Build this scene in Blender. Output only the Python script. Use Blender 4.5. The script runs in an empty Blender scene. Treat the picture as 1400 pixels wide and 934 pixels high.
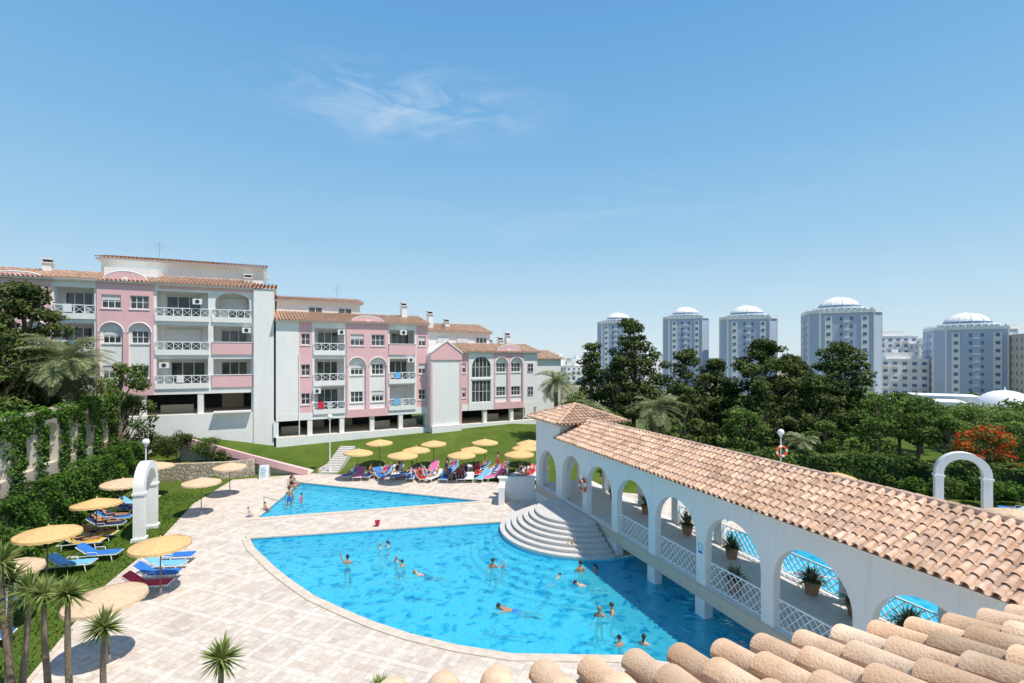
import bpy, bmesh, math, random
import numpy as np
from mathutils import Vector, Matrix
from mathutils.geometry import tessellate_polygon
R=random.Random(7); rng=np.random.default_rng(7)
scene=bpy.context.scene; COL=scene.collection
rad=math.radians

# ---------------------------------------------------------------- materials
def N(nt,t,**k):
    n=nt.nodes.new(t)
    for a,b in k.items(): setattr(n,a,b)
    return n
def ramp(nt,fac,stops):
    r=N(nt,'ShaderNodeValToRGB'); e=r.color_ramp.elements
    e[0].position=stops[0][0]; e[0].color=(*stops[0][1],1)
    e[1].position=stops[-1][0]; e[1].color=(*stops[-1][1],1)
    for p,c in stops[1:-1]:
        x=e.new(p); x.color=(*c,1)
    nt.links.new(fac,r.inputs[0]); return r.outputs[0]
def mix(nt,a,b,fac,mode='MIX'):
    m=N(nt,'ShaderNodeMix',data_type='RGBA',blend_type=mode)
    for s,v in ((m.inputs[0],fac),(m.inputs[6],a),(m.inputs[7],b)):
        if hasattr(v,'links') or hasattr(v,'is_linked'): nt.links.new(v,s)
        else: s.default_value=v if not isinstance(v,tuple) else (*v[:3],1)
    return m.outputs[2]
def newmat(name):
    m=bpy.data.materials.new(name); m.use_nodes=True; nt=m.node_tree
    return m,nt,nt.nodes['Principled BSDF']
def noise(nt,vec,scale,detail=4,rough=.55,dist=0):
    n=N(nt,'ShaderNodeTexNoise'); n.inputs['Scale'].default_value=scale; n.inputs['Detail'].default_value=detail
    n.inputs['Roughness'].default_value=rough; n.inputs['Distortion'].default_value=dist
    if vec is not None: nt.links.new(vec,n.inputs['Vector'])
    return n.outputs['Fac']
def N_mul(nt,s,v):
    m=N(nt,'ShaderNodeMath',operation='MULTIPLY'); nt.links.new(s,m.inputs[0]); m.inputs[1].default_value=v; return m.outputs[0]
def bumpn(nt,h,strength,dist,bs):
    b=N(nt,'ShaderNodeBump'); b.inputs['Strength'].default_value=strength; b.inputs['Distance'].default_value=dist
    nt.links.new(h,b.inputs['Height']); nt.links.new(b.outputs[0],bs.inputs['Normal']); return b
def mat(name,c,rough=.7,var=.12,scale=2.5,bump=.0,bscale=25,c2=None,metal=0,attr=False,spec=.4,stain=.8):
    m,nt,bs=newmat(name)
    tc=N(nt,'ShaderNodeTexCoord').outputs['Object']
    f=noise(nt,tc,scale,4,.6)
    lo=tuple(x*(1-var) for x in c); hi=c2 if c2 else tuple(min(1,x*(1+var)) for x in c)
    o=ramp(nt,f,[(.3,lo),(.7,hi)])
    if attr:
        a=N(nt,'ShaderNodeAttribute',attribute_name='tint')
        o=mix(nt,o,a.outputs['Color'],1.0,'MULTIPLY')
        st=ramp(nt,noise(nt,tc,1.1,4,.65),[(.35,(stain,stain*.98,stain*.95)),(.55,(1,1,1))]); o=mix(nt,o,st,1.0,'MULTIPLY')
    nt.links.new(o,bs.inputs['Base Color'])
    bs.inputs['Roughness'].default_value=rough; bs.inputs['Metallic'].default_value=metal
    bs.inputs['Specular IOR Level'].default_value=spec
    if bump: bumpn(nt,noise(nt,tc,bscale,3),bump,.02,bs)
    return m
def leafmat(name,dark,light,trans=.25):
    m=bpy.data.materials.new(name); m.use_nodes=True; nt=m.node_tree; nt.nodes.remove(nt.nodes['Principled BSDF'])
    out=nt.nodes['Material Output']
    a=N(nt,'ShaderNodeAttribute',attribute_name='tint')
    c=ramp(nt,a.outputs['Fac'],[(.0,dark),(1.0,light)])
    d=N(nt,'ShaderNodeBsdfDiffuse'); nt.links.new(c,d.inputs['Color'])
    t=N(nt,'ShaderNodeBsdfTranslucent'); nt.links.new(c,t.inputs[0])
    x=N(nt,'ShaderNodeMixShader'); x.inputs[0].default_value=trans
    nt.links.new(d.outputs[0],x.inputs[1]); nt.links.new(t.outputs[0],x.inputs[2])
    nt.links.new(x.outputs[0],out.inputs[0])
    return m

def stucco(name,c):
    m,nt,bs=newmat(name)
    tc=N(nt,'ShaderNodeTexCoord').outputs['Object']
    f1=noise(nt,tc,.7,4,.6)
    mp=N(nt,'ShaderNodeMapping'); mp.inputs['Scale'].default_value=(3,3,.25); nt.links.new(tc,mp.inputs[0])
    f2=noise(nt,mp.outputs[0],1.6,4,.65)
    c1=ramp(nt,f1,[(.3,tuple(x*.95 for x in c)),(.7,c)])
    st=ramp(nt,f2,[(.28,(.88,.865,.84)),(.5,(1,1,1))])
    nt.links.new(mix(nt,c1,st,.6,'MULTIPLY'),bs.inputs['Base Color'])
    bs.inputs['Roughness'].default_value=.85; bs.inputs['Specular IOR Level'].default_value=.2
    bumpn(nt,noise(nt,tc,30,3),.2,.01,bs)
    return m
M={}
M['white']=stucco('white_stucco',(.84,.825,.80))
M['pink']=stucco('pink_stucco',(.80,.49,.50))
M['beige']=stucco('beige_render',(.64,.55,.44))
M['tower']=stucco('tower_render',(.48,.54,.66))  # blue-grey tint paints distance haze into the tower walls
M['frame']=mat('white_paint',(.82,.82,.82),.45,.04)
M['shutter']=mat('roller_shutter',(.66,.65,.64),.5,.06)
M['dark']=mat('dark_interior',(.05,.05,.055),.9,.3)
M['metal']=mat('galvanised_metal',(.45,.46,.47),.4,.1,metal=.6)
M['wood']=mat('brown_wood',(.22,.13,.08),.6,.2)
M['stonecap']=mat('coping_stone',(.64,.54,.44),.6,.14,3,.2,40)
M['step']=mat('step_stone',(.60,.56,.52),.55,.1,4,.15,40)
M['riser']=mat('riser_paint',(.74,.71,.67),.6,.06,4,.1,40)
M['bluew']=mat('blue_glazing',(.12,.25,.42),.2,.15,spec=.8)
def glassmat():
    m,nt,bs=newmat('window_glass')
    tc=N(nt,'ShaderNodeTexCoord').outputs['Object']
    nt.links.new(ramp(nt,noise(nt,tc,.8,3),[(.35,(.02,.025,.03)),(.65,(.10,.10,.10))]),bs.inputs['Base Color'])
    bs.inputs['Roughness'].default_value=.08; bs.inputs['Specular IOR Level'].default_value=.7
    return m
M['glass']=glassmat()
M['tile']=mat('terracotta_tile',(.64,.39,.27),.8,.2,5,.35,40,c2=(.78,.54,.41),attr=True)
M['tile_near']=mat('terracotta_tile_pale',(.72,.46,.30),.8,.14,4,.5,70,c2=(.80,.58,.42),attr=True,stain=.86)
M['bark']=mat('bark',(.18,.14,.10),.9,.35,6,.6,14)
M['leaf_d']=leafmat('conifer_foliage',(.020,.040,.013),(.17,.205,.068),.18)
M['leaf_m']=leafmat('broadleaf_foliage',(.035,.07,.017),(.22,.31,.078))
M['leaf_l']=leafmat('light_foliage',(.06,.11,.028),(.30,.38,.11),.3)
M['leaf_r']=leafmat('red_blossom',(.50,.03,.01),(.82,.11,.03),.3)
M['leaf_h']=leafmat('hedge_foliage',(.018,.05,.010),(.15,.28,.05))
M['palm']=leafmat('palm_foliage',(.07,.10,.045),(.42,.46,.24),.3)
M['yucca']=leafmat('yucca_foliage',(.05,.10,.02),(.40,.46,.15),.25)
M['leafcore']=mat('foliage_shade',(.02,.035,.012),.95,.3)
M['yucca_stem']=mat('frond_stem',(.25,.22,.08),.7,.2)
M['glass2']=mat('tower_windows',(.16,.20,.28),.3,.3)
def grassmat():
    m,nt,bs=newmat('lawn_grass')
    tc=N(nt,'ShaderNodeTexCoord').outputs['Object']
    a=ramp(nt,noise(nt,tc,.35,5,.6),[(.3,(.066,.12,.018)),(.7,(.13,.185,.036))])
    b=ramp(nt,noise(nt,tc,9,6,.7),[(.3,(.6,.6,.55)),(.7,(1.25,1.2,1.1))])
    c=mix(nt,a,b,1.0,'MULTIPLY')
    sx=N(nt,'ShaderNodeSeparateXYZ'); nt.links.new(tc,sx.inputs[0])
    mr=N(nt,'ShaderNodeMapRange'); nt.links.new(sx.outputs['Y'],mr.inputs[0]); mr.inputs[1].default_value=66; mr.inputs[2].default_value=90
    earth=ramp(nt,noise(nt,tc,.03,6,.6),[(.35,(.12,.14,.06)),(.6,(.34,.30,.22))])
    c=mix(nt,c,earth,mr.outputs[0])
    nt.links.new(c,bs.inputs['Base Color']); bs.inputs['Roughness'].default_value=.9; bs.inputs['Specular IOR Level'].default_value=.1
    bumpn(nt,noise(nt,tc,22,5,.7),.9,.05,bs)
    return m
M['grass']=grassmat()
def deckmat():
    m,nt,bs=newmat('deck_paving')
    tc=N(nt,'ShaderNodeTexCoord').outputs['Object']
    mp=N(nt,'ShaderNodeMapping'); mp.inputs['Rotation'].default_value=(0,0,rad(20)); nt.links.new(tc,mp.inputs[0])
    def brick(sz,mort,c1,c2,cm,off):
        b=N(nt,'ShaderNodeTexBrick'); b.offset=off; b.squash=1
        b.inputs['Scale'].default_value=1; b.inputs['Brick Width'].default_value=sz; b.inputs['Row Height'].default_value=sz
        b.inputs['Mortar Size'].default_value=mort; b.inputs['Mortar Smooth'].default_value=.2; b.inputs['Bias'].default_value=0
        b.inputs['Color1'].default_value=(*c1,1); b.inputs['Color2'].default_value=(*c2,1); b.inputs['Mortar'].default_value=(*cm,1)
        nt.links.new(mp.outputs[0],b.inputs['Vector']); return b
    b1=brick(.30,.011,(.58,.49,.42),(.71,.645,.575),(.52,.46,.41),0.0)
    f=noise(nt,tc,.45,6,.65)
    patch=ramp(nt,f,[(.30,(.86,.83,.81)),(.5,(1,.985,.96)),(.72,(1.06,1.03,.98))])
    c=mix(nt,b1.outputs[0],patch,1.0,'MULTIPLY')
    b2=brick(1.55,.10,(0,0,0),(0,0,0),(1,1,1),0.0)
    c=mix(nt,c,(.73,.685,.63),N_mul(nt,b2.outputs['Fac'],.5))
    spots=ramp(nt,noise(nt,tc,6,6,.75),[(.3,(.82,.80,.78)),(.58,(1.03,1.03,1.03))])
    c=mix(nt,c,spots,1.0,'MULTIPLY')
    nt.links.new(c,bs.inputs['Base Color']); bs.inputs['Roughness'].default_value=.75; bs.inputs['Specular IOR Level'].default_value=.3
    bumpn(nt,b1.outputs['Fac'],-.25,.01,bs)
    return m
M['deck']=deckmat()
def poolfloor():
    m,nt,bs=newmat('pool_mosaic')
    tc=N(nt,'ShaderNodeTexCoord').outputs['Object']
    v=N(nt,'ShaderNodeTexBrick'); v.offset=0; v.inputs['Scale'].default_value=1; v.inputs['Brick Width'].default_value=.25; v.inputs['Row Height'].default_value=.25
    v.inputs['Mortar Size'].default_value=.008; v.inputs['Color1'].default_value=(.09,.55,.76,1); v.inputs['Color2'].default_value=(.13,.62,.82,1); v.inputs['Mortar'].default_value=(.3,.7,.84,1)
    nt.links.new(tc,v.inputs['Vector'])
    nt.links.new(mix(nt,v.outputs[0],ramp(nt,noise(nt,tc,.4,4),[(.3,(.9,.94,.96)),(.7,(1.05,1.03,1.02))]),1.0,'MULTIPLY'),bs.inputs['Base Color'])
    bs.inputs['Roughness'].default_value=.5
    return m
M['poolfloor']=poolfloor()
def watermat():
    m=bpy.data.materials.new('pool_water'); m.use_nodes=True; nt=m.node_tree; nt.nodes.remove(nt.nodes['Principled BSDF'])
    out=nt.nodes['Material Output']
    tc=N(nt,'ShaderNodeTexCoord').outputs['Object']
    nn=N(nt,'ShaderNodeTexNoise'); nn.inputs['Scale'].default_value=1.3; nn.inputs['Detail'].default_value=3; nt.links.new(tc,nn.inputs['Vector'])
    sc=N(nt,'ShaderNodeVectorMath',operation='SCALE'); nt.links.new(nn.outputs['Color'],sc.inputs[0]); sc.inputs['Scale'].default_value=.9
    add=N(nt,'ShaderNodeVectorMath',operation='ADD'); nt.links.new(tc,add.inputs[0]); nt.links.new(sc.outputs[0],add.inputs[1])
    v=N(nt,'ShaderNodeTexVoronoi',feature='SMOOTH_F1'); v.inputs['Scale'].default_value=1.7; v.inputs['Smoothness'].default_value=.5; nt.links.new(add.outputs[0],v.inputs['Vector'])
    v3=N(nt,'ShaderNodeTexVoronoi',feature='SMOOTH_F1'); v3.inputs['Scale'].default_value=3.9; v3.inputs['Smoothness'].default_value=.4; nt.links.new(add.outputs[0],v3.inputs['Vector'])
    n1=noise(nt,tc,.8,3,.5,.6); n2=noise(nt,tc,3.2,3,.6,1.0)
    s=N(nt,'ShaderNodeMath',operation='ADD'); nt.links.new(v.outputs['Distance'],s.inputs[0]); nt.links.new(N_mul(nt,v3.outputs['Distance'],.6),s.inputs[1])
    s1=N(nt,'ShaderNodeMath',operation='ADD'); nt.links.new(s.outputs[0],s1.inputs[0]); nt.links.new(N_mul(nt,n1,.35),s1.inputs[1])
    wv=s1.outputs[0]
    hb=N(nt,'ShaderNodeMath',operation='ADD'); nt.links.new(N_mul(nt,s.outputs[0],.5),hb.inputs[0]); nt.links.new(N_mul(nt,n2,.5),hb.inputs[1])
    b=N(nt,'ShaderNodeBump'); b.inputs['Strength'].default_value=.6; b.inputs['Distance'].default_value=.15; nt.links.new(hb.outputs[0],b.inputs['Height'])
    tint=ramp(nt,wv,[(.42,(.20,.74,.92)),(.66,(.34,.86,.97)),(.92,(.72,.98,1.0))])  # cell pattern paints caustic light into the transparent tint
    body=ramp(nt,wv,[(.42,(.002,.25,.50)),(.66,(.006,.38,.62)),(.92,(.06,.58,.76))])  # light and dark ripples painted into the diffuse water colour
    t=N(nt,'ShaderNodeBsdfTransparent'); nt.links.new(tint,t.inputs[0])
    d=N(nt,'ShaderNodeBsdfDiffuse'); nt.links.new(body,d.inputs[0]); nt.links.new(b.outputs[0],d.inputs['Normal'])
    x0=N(nt,'ShaderNodeMixShader'); x0.inputs[0].default_value=.50; nt.links.new(t.outputs[0],x0.inputs[1]); nt.links.new(d.outputs[0],x0.inputs[2])
    g=N(nt,'ShaderNodeBsdfGlossy'); g.inputs['Roughness'].default_value=.03; g.inputs['Color'].default_value=(1,1,1,1); nt.links.new(b.outputs[0],g.inputs['Normal'])
    fr=N(nt,'ShaderNodeFresnel'); fr.inputs[0].default_value=1.33; nt.links.new(b.outputs[0],fr.inputs['Normal'])
    x=N(nt,'ShaderNodeMixShader'); nt.links.new(N_mul(nt,fr.outputs[0],.8),x.inputs[0]); nt.links.new(x0.outputs[0],x.inputs[1]); nt.links.new(g.outputs[0],x.inputs[2])
    nt.links.new(x.outputs[0],out.inputs[0]); return m
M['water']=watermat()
def stonewall():
    m,nt,bs=newmat('rubble_stone')
    tc=N(nt,'ShaderNodeTexCoord').outputs['Object']
    v=N(nt,'ShaderNodeTexVoronoi'); v.inputs['Scale'].default_value=2.6; nt.links.new(tc,v.inputs['Vector'])
    v2=N(nt,'ShaderNodeTexVoronoi',feature='DISTANCE_TO_EDGE'); v2.inputs['Scale'].default_value=2.6; nt.links.new(tc,v2.inputs['Vector'])
    c=mix(nt,(.40,.32,.24),(.58,.50,.40),v.outputs['Color'])
    c=mix(nt,c,ramp(nt,v2.outputs['Distance'],[(.0,(.35,.33,.3)),(.09,(1,1,1))]),1.0,'MULTIPLY')
    nt.links.new(c,bs.inputs['Base Color']); bs.inputs['Roughness'].default_value=.9
    bumpn(nt,v2.outputs['Distance'],.8,.06,bs); return m
M['rubble']=stonewall()
def cmat(name,c,r=.7,var=.1): return mat(name,c,r,var,6)
M['canvas']=mat('straw_canvas',(.70,.46,.20),.85,.16,9,.5,70)
M['canvas2']=mat('straw_canvas_pale',(.68,.48,.31),.85,.16,9,.5,70)
M['blue']=cmat('blue_fabric',(.03,.18,.55)); M['lblue']=cmat('light_blue_fabric',(.18,.48,.78)); M['yellow']=cmat('yellow_fabric',(.75,.50,.08)); M['red']=cmat('red_fabric',(.62,.03,.06))
M['navy']=cmat('navy_fabric',(.02,.04,.14)); M['magenta']=cmat('pink_towel',(.70,.14,.34)); M['wht']=cmat('white_fabric',(.8,.8,.8)); M['black']=cmat('black_fabric',(.02,.02,.02))
M['plastic']=mat('white_plastic',(.8,.8,.8),.35,.05); M['orange']=cmat('lifebuoy_orange',(.80,.12,.03),.5)
M['skin1']=mat('skin_tanned',(.46,.24,.14),.5,.08,8); M['skin2']=mat('skin_fair',(.64,.38,.27),.5,.08,8)
M['hair1']=cmat('hair_dark',(.03,.02,.015),.6,.3); M['hair2']=cmat('hair_blond',(.32,.2,.09),.6,.3)
M['pot']=mat('terracotta_pot',(.42,.22,.13),.8,.15)
M['globe']=mat('lamp_globe',(.82,.82,.80),.2,.03)

# ---------------------------------------------------------------- mesh helpers
def empty(name,loc=(0,0,0),rz=0):
    e=bpy.data.objects.new(name,None); e.location=loc; e.rotation_euler=(0,0,rz); COL.objects.link(e); return e
def tess(loops):
    pts=[tuple(p) for l in loops for p in l]
    tr=tessellate_polygon([[Vector((p[0],p[1],0)) for p in l] for l in loops]); out=[]
    for a,b,c in tr:
        A,B,C=pts[a],pts[b],pts[c]
        ar=(B[0]-A[0])*(C[1]-A[1])-(B[1]-A[1])*(C[0]-A[0])
        if abs(ar)<1e-9: continue
        out.append((a,b,c) if ar>0 else (a,c,b))
    return pts,out
class MB:
    def __init__(s): s.v=[];s.f=[];s.m=[]
    def add(s,v,f,m=0):
        o=len(s.v); s.v+=[tuple(p) for p in v]; s.f+=[tuple(i+o for i in q) for q in f]; s.m+=[m]*len(f)
    def box(s,x0,x1,y0,y1,z0,z1,m=0):
        v=[(x0,y0,z0),(x1,y0,z0),(x1,y1,z0),(x0,y1,z0),(x0,y0,z1),(x1,y0,z1),(x1,y1,z1),(x0,y1,z1)]
        s.add(v,[(0,3,2,1),(4,5,6,7),(0,1,5,4),(1,2,6,5),(2,3,7,6),(3,0,4,7)],m)
    def cyl(s,p0,p1,r0,r1=None,n=10,m=0,cap=True):
        if r1 is None: r1=r0
        p0=Vector(p0);p1=Vector(p1); d=(p1-p0).normalized(); a=d.orthogonal().normalized(); b=d.cross(a)
        v=[]
        for p,r in ((p0,r0),(p1,r1)):
            for i in range(n):
                t=2*math.pi*i/n; v.append(p+a*r*math.cos(t)+b*r*math.sin(t))
        f=[(i,(i+1)%n,n+(i+1)%n,n+i) for i in range(n)]
        if cap: f+=[tuple(reversed(range(n))),tuple(range(n,2*n))]
        s.add(v,f,m)
    def tube(s,pts,rs,n=6,m=0):
        for i in range(len(pts)-1): s.cyl(pts[i],pts[i+1],rs[i],rs[i+1],n,m,cap=(i==len(pts)-2))
    def lathe(s,prof,c=(0,0,0),n=16,m=0,a0=0,a1=2*math.pi):
        full=abs(a1-a0-2*math.pi)<1e-6; k=n if full else n+1; v=[]
        for r,z in prof:
            for i in range(k):
                t=a0+(a1-a0)*i/n; v.append((c[0]+r*math.cos(t),c[1]+r*math.sin(t),c[2]+z))
        f=[]
        for j in range(len(prof)-1):
            for i in range(n):
                i2=(i+1)%k; f.append((j*k+i,j*k+i2,(j+1)*k+i2,(j+1)*k+i))
        s.add(v,f,m)
    def panel(s,loops,y0,y1,m=0,horizontal=False):
        pts,tr=tess(loops); n=len(pts)
        if horizontal: v=[(p[0],p[1],y1) for p in pts]+[(p[0],p[1],y0) for p in pts]
        else: v=[(p[0],y0,p[1]) for p in pts]+[(p[0],y1,p[1]) for p in pts]
        f=list(tr)+[(a+n,c+n,b+n) for a,b,c in tr]
        o=0
        for l in loops:
            k=len(l)
            for i in range(k):
                a=o+i;b=o+(i+1)%k
                f.append((a,a+n,b+n,b))
            o+=k
        s.add(v,f,m)
    def sphere(s,c,r,m=0,seg=10,rings=6,sc=(1,1,1)):
        v=[];f=[]
        for j in range(rings+1):
            ph=math.pi*j/rings
            for i in range(seg):
                t=2*math.pi*i/seg; v.append((c[0]+r*sc[0]*math.sin(ph)*math.cos(t),c[1]+r*sc[1]*math.sin(ph)*math.sin(t),c[2]-r*sc[2]*math.cos(ph)))
        for j in range(rings):
            for i in range(seg): f.append((j*seg+i,j*seg+(i+1)%seg,(j+1)*seg+(i+1)%seg,(j+1)*seg+i))
        s.add(v,f,m)
    def mesh(s,name,mats,smooth=False,flat=False):
        me=bpy.data.meshes.new(name); me.from_pydata(s.v,[],s.f)
        for x in mats: me.materials.append(x)
        me.polygons.foreach_set('material_index',s.m)
        if not flat:
            bm=bmesh.new(); bm.from_mesh(me); bmesh.ops.recalc_face_normals(bm,faces=bm.faces); bm.to_mesh(me); bm.free()
        if smooth:
            me.polygons.foreach_set('use_smooth',[True]*len(me.polygons))
            try: me.set_sharp_from_angle(angle=rad(40))
            except Exception: pass
        me.update(); return me
    def obj(s,name,mats,parent=None,loc=(0,0,0),rz=0,smooth=False,flat=False):
        return link(name,s.mesh(name,mats,smooth,flat),parent,loc,rz)
def link(name,me,parent=None,loc=(0,0,0),rz=0,sc=1):
    o=bpy.data.objects.new(name,me); o.location=loc; o.rotation_euler=(0,0,rz); o.scale=(sc,sc,sc); COL.objects.link(o)
    if parent: o.parent=parent
    return o
def quadobj(name,V,F,mats,tint=None,smooth=False,parent=None,loc=(0,0,0)):
    me=bpy.data.meshes.new(name); V=np.ascontiguousarray(V,dtype=np.float32); F=np.ascontiguousarray(F,dtype=np.int32)
    me.vertices.add(len(V)); me.vertices.foreach_set('co',V.ravel()); n=len(F)
    me.loops.add(n*4); me.loops.foreach_set('vertex_index',F.ravel()); me.polygons.add(n)
    me.polygons.foreach_set('loop_start',np.arange(0,4*n,4,dtype=np.int32)); me.update(calc_edges=True)
    for x in mats: me.materials.append(x)
    if tint is not None:
        a=me.color_attributes.new('tint','FLOAT_COLOR','POINT')
        t=np.ones((len(V),4),dtype=np.float32); t[:,:3]=tint if tint.ndim==2 else tint[:,None]
        a.data.foreach_set('color',t.ravel())
    if smooth: me.polygons.foreach_set('use_smooth',np.ones(n,dtype=bool))
    return link(name,me,parent,loc)
def arch(x0,x1,z0,zs,n=14,k=1.0):
    r=(x1-x0)/2; cx=(x0+x1)/2
    return [(x0,z0),(x1,z0)]+[(cx+r*math.cos(math.pi*i/n),zs+k*r*math.sin(math.pi*i/n)) for i in range(n+1)]
def rect(x0,x1,z0,z1): return [(x0,z0),(x1,z0),(x1,z1),(x0,z1)]

def tiles(name,O,ax,up,W,L,mt,sp=.25,row=.38,seg=5,thick=0,pan=True,tri=False,parent=None,seed=1):
    r_=np.random.default_rng(seed); O=np.array(O,float);ax=np.array(ax,float);ax/=np.linalg.norm(ax);up=np.array(up,float);up/=np.linalg.norm(up)
    n=np.cross(ax,up); n=n if n[2]>0 else -n
    nc=int(W/sp);nr=max(1,int(math.ceil(L/row)));row=L/nr; sp=W/nc; Vs=[];Fs=[];Ts=[];base=0
    def emit(temp,faces,xs,ss,jit):
        nonlocal base
        k=len(temp);m=len(xs)
        if m==0: return
        T=np.repeat(temp[None],m,0).copy()
        T[:,:,0]+=(xs+r_.normal(0,jit,m))[:,None]; T[:,:,1]+=(ss+r_.normal(0,jit*1.5,m))[:,None]; T[:,:,2]+=r_.normal(0,jit*.4,m)[:,None]
        P=O+T[...,0:1]*ax+T[...,1:2]*up+T[...,2:3]*n
        Vs.append(P.reshape(-1,3)); Fs.append((faces[None]+(np.arange(m)*k)[:,None,None]).reshape(-1,4)+base)
        b=r_.uniform(.80,1.15,m); hue=r_.uniform(-.10,.10,m)
        col=np.stack([b,b*(1-hue*.5+.02),b*(1-hue)],1); dk=r_.random(m)<.07; col[dk]*=.75
        Ts.append(np.repeat(col,k,0)); base+=m*k
    th=np.linspace(0,math.pi,seg+1); r0=.5*sp*.66; r1=r0*.78; ov=row*1.12
    cov=[[r0*math.cos(t),0,.03+r0*.95*math.sin(t)+r0*.4] for t in th]+[[r1*math.cos(t),ov,r1*.95*math.sin(t)+r0*.4] for t in th]
    fc=[[i,i+1,seg+2+i,seg+1+i] for i in range(seg)]
    if thick:
        o=len(cov); rt=r0-thick
        cov+=[[rt*math.cos(t),0.0,.03+rt*.95*math.sin(t)+r0*.4] for t in th]+[[rt*math.cos(t),ov*.8,.0+rt*.9*math.sin(t)+r0*.4] for t in th]
        fc+=[[i,i+1,o+i+1,o+i] for i in range(seg)]+[[o+i,o+i+1,o+seg+2+i,o+seg+1+i] for i in range(seg)]
    I,J=np.meshgrid(np.arange(nc),np.arange(nr)); xs=(I.ravel()+.5)*sp; ss=J.ravel()*row
    if tri:
        k=np.abs(xs-W/2)<(W/2)*(1-(ss+row*.4)/L)+.02; xs=xs[k];ss=ss[k]
    emit(np.array(cov),np.array(fc),xs,ss,.006 if thick else .004)
    if pan:
        rp=.5*sp*.62; pn=[[rp*math.cos(t),-.02,rp*.75*(1-math.sin(t))+.015] for t in th]+[[rp*.9*math.cos(t),ov,rp*.75*(1-math.sin(t))] for t in th]
        fp=[[i,i+1,seg+2+i,seg+1+i] for i in range(seg)]
        I,J=np.meshgrid(np.arange(nc+1),np.arange(nr)); xs=I.ravel()*sp; ss=J.ravel()*row
        if tri:
            k=np.abs(xs-W/2)<(W/2)*(1-(ss+row*.4)/L)+.02; xs=xs[k];ss=ss[k]
        emit(np.array(pn),np.array(fp),xs,ss,.003)
    if tri: q=[O-.02*n,O+W*ax-.02*n,O+W/2*ax+L*up-.02*n,O+W/2*ax+L*up-.02*n-.001*ax]
    else: q=[O-.02*n,O+W*ax-.02*n,O+W*ax+L*up-.02*n,O+L*up-.02*n]
    Vs.append(np.array(q)); Fs.append(np.array([[0,1,2,3]])+base); Ts.append(np.full((4,3),.8))
    return quadobj(name,np.concatenate(Vs),np.concatenate(Fs),[mt],np.concatenate(Ts),True,parent)

# ---------------------------------------------------------------- foliage
def nrmz(a): return a/np.maximum(np.linalg.norm(a,axis=-1,keepdims=True),1e-6)
def leafquads(C,size,out=None,asp=.5,rg=rng,up=.4):
    n=len(C); d=nrmz(rg.normal(size=(n,3)))
    if out is not None: d=d*.8+out
    d[:,2]+=up; d=nrmz(d); t=nrmz(np.cross(d,rg.normal(size=(n,3)))); b=np.cross(d,t)
    s=(size*rg.uniform(.6,1.3,n))[:,None]
    V=np.stack([C+t*s,C+b*s*asp,C-t*s,C-b*s*asp],1).reshape(-1,3)
    return V,np.arange(n*4).reshape(-1,4)
def clumpcloud(clumps,dens,size,rg,asp=.5):
    Vs=[];Ts=[]
    for c,r in clumps:
        c=np.array(c);r=np.array(r); n=int(dens*(r[0]*r[1]+r[0]*r[2]+r[1]*r[2])*4)+8
        d=nrmz(rg.normal(size=(n,3))); rr=rg.uniform(.35,1.08,n)**.6
        P=c+d*r*rr[:,None]; V,_=leafquads(P,size,d*.7,asp,rg)
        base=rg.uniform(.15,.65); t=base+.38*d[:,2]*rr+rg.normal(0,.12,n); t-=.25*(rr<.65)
        Vs.append(V);Ts.append(np.repeat(np.clip(t,0,1),4))
    V=np.concatenate(Vs); return V,np.arange(len(V)).reshape(-1,4),np.concatenate(Ts)
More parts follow.
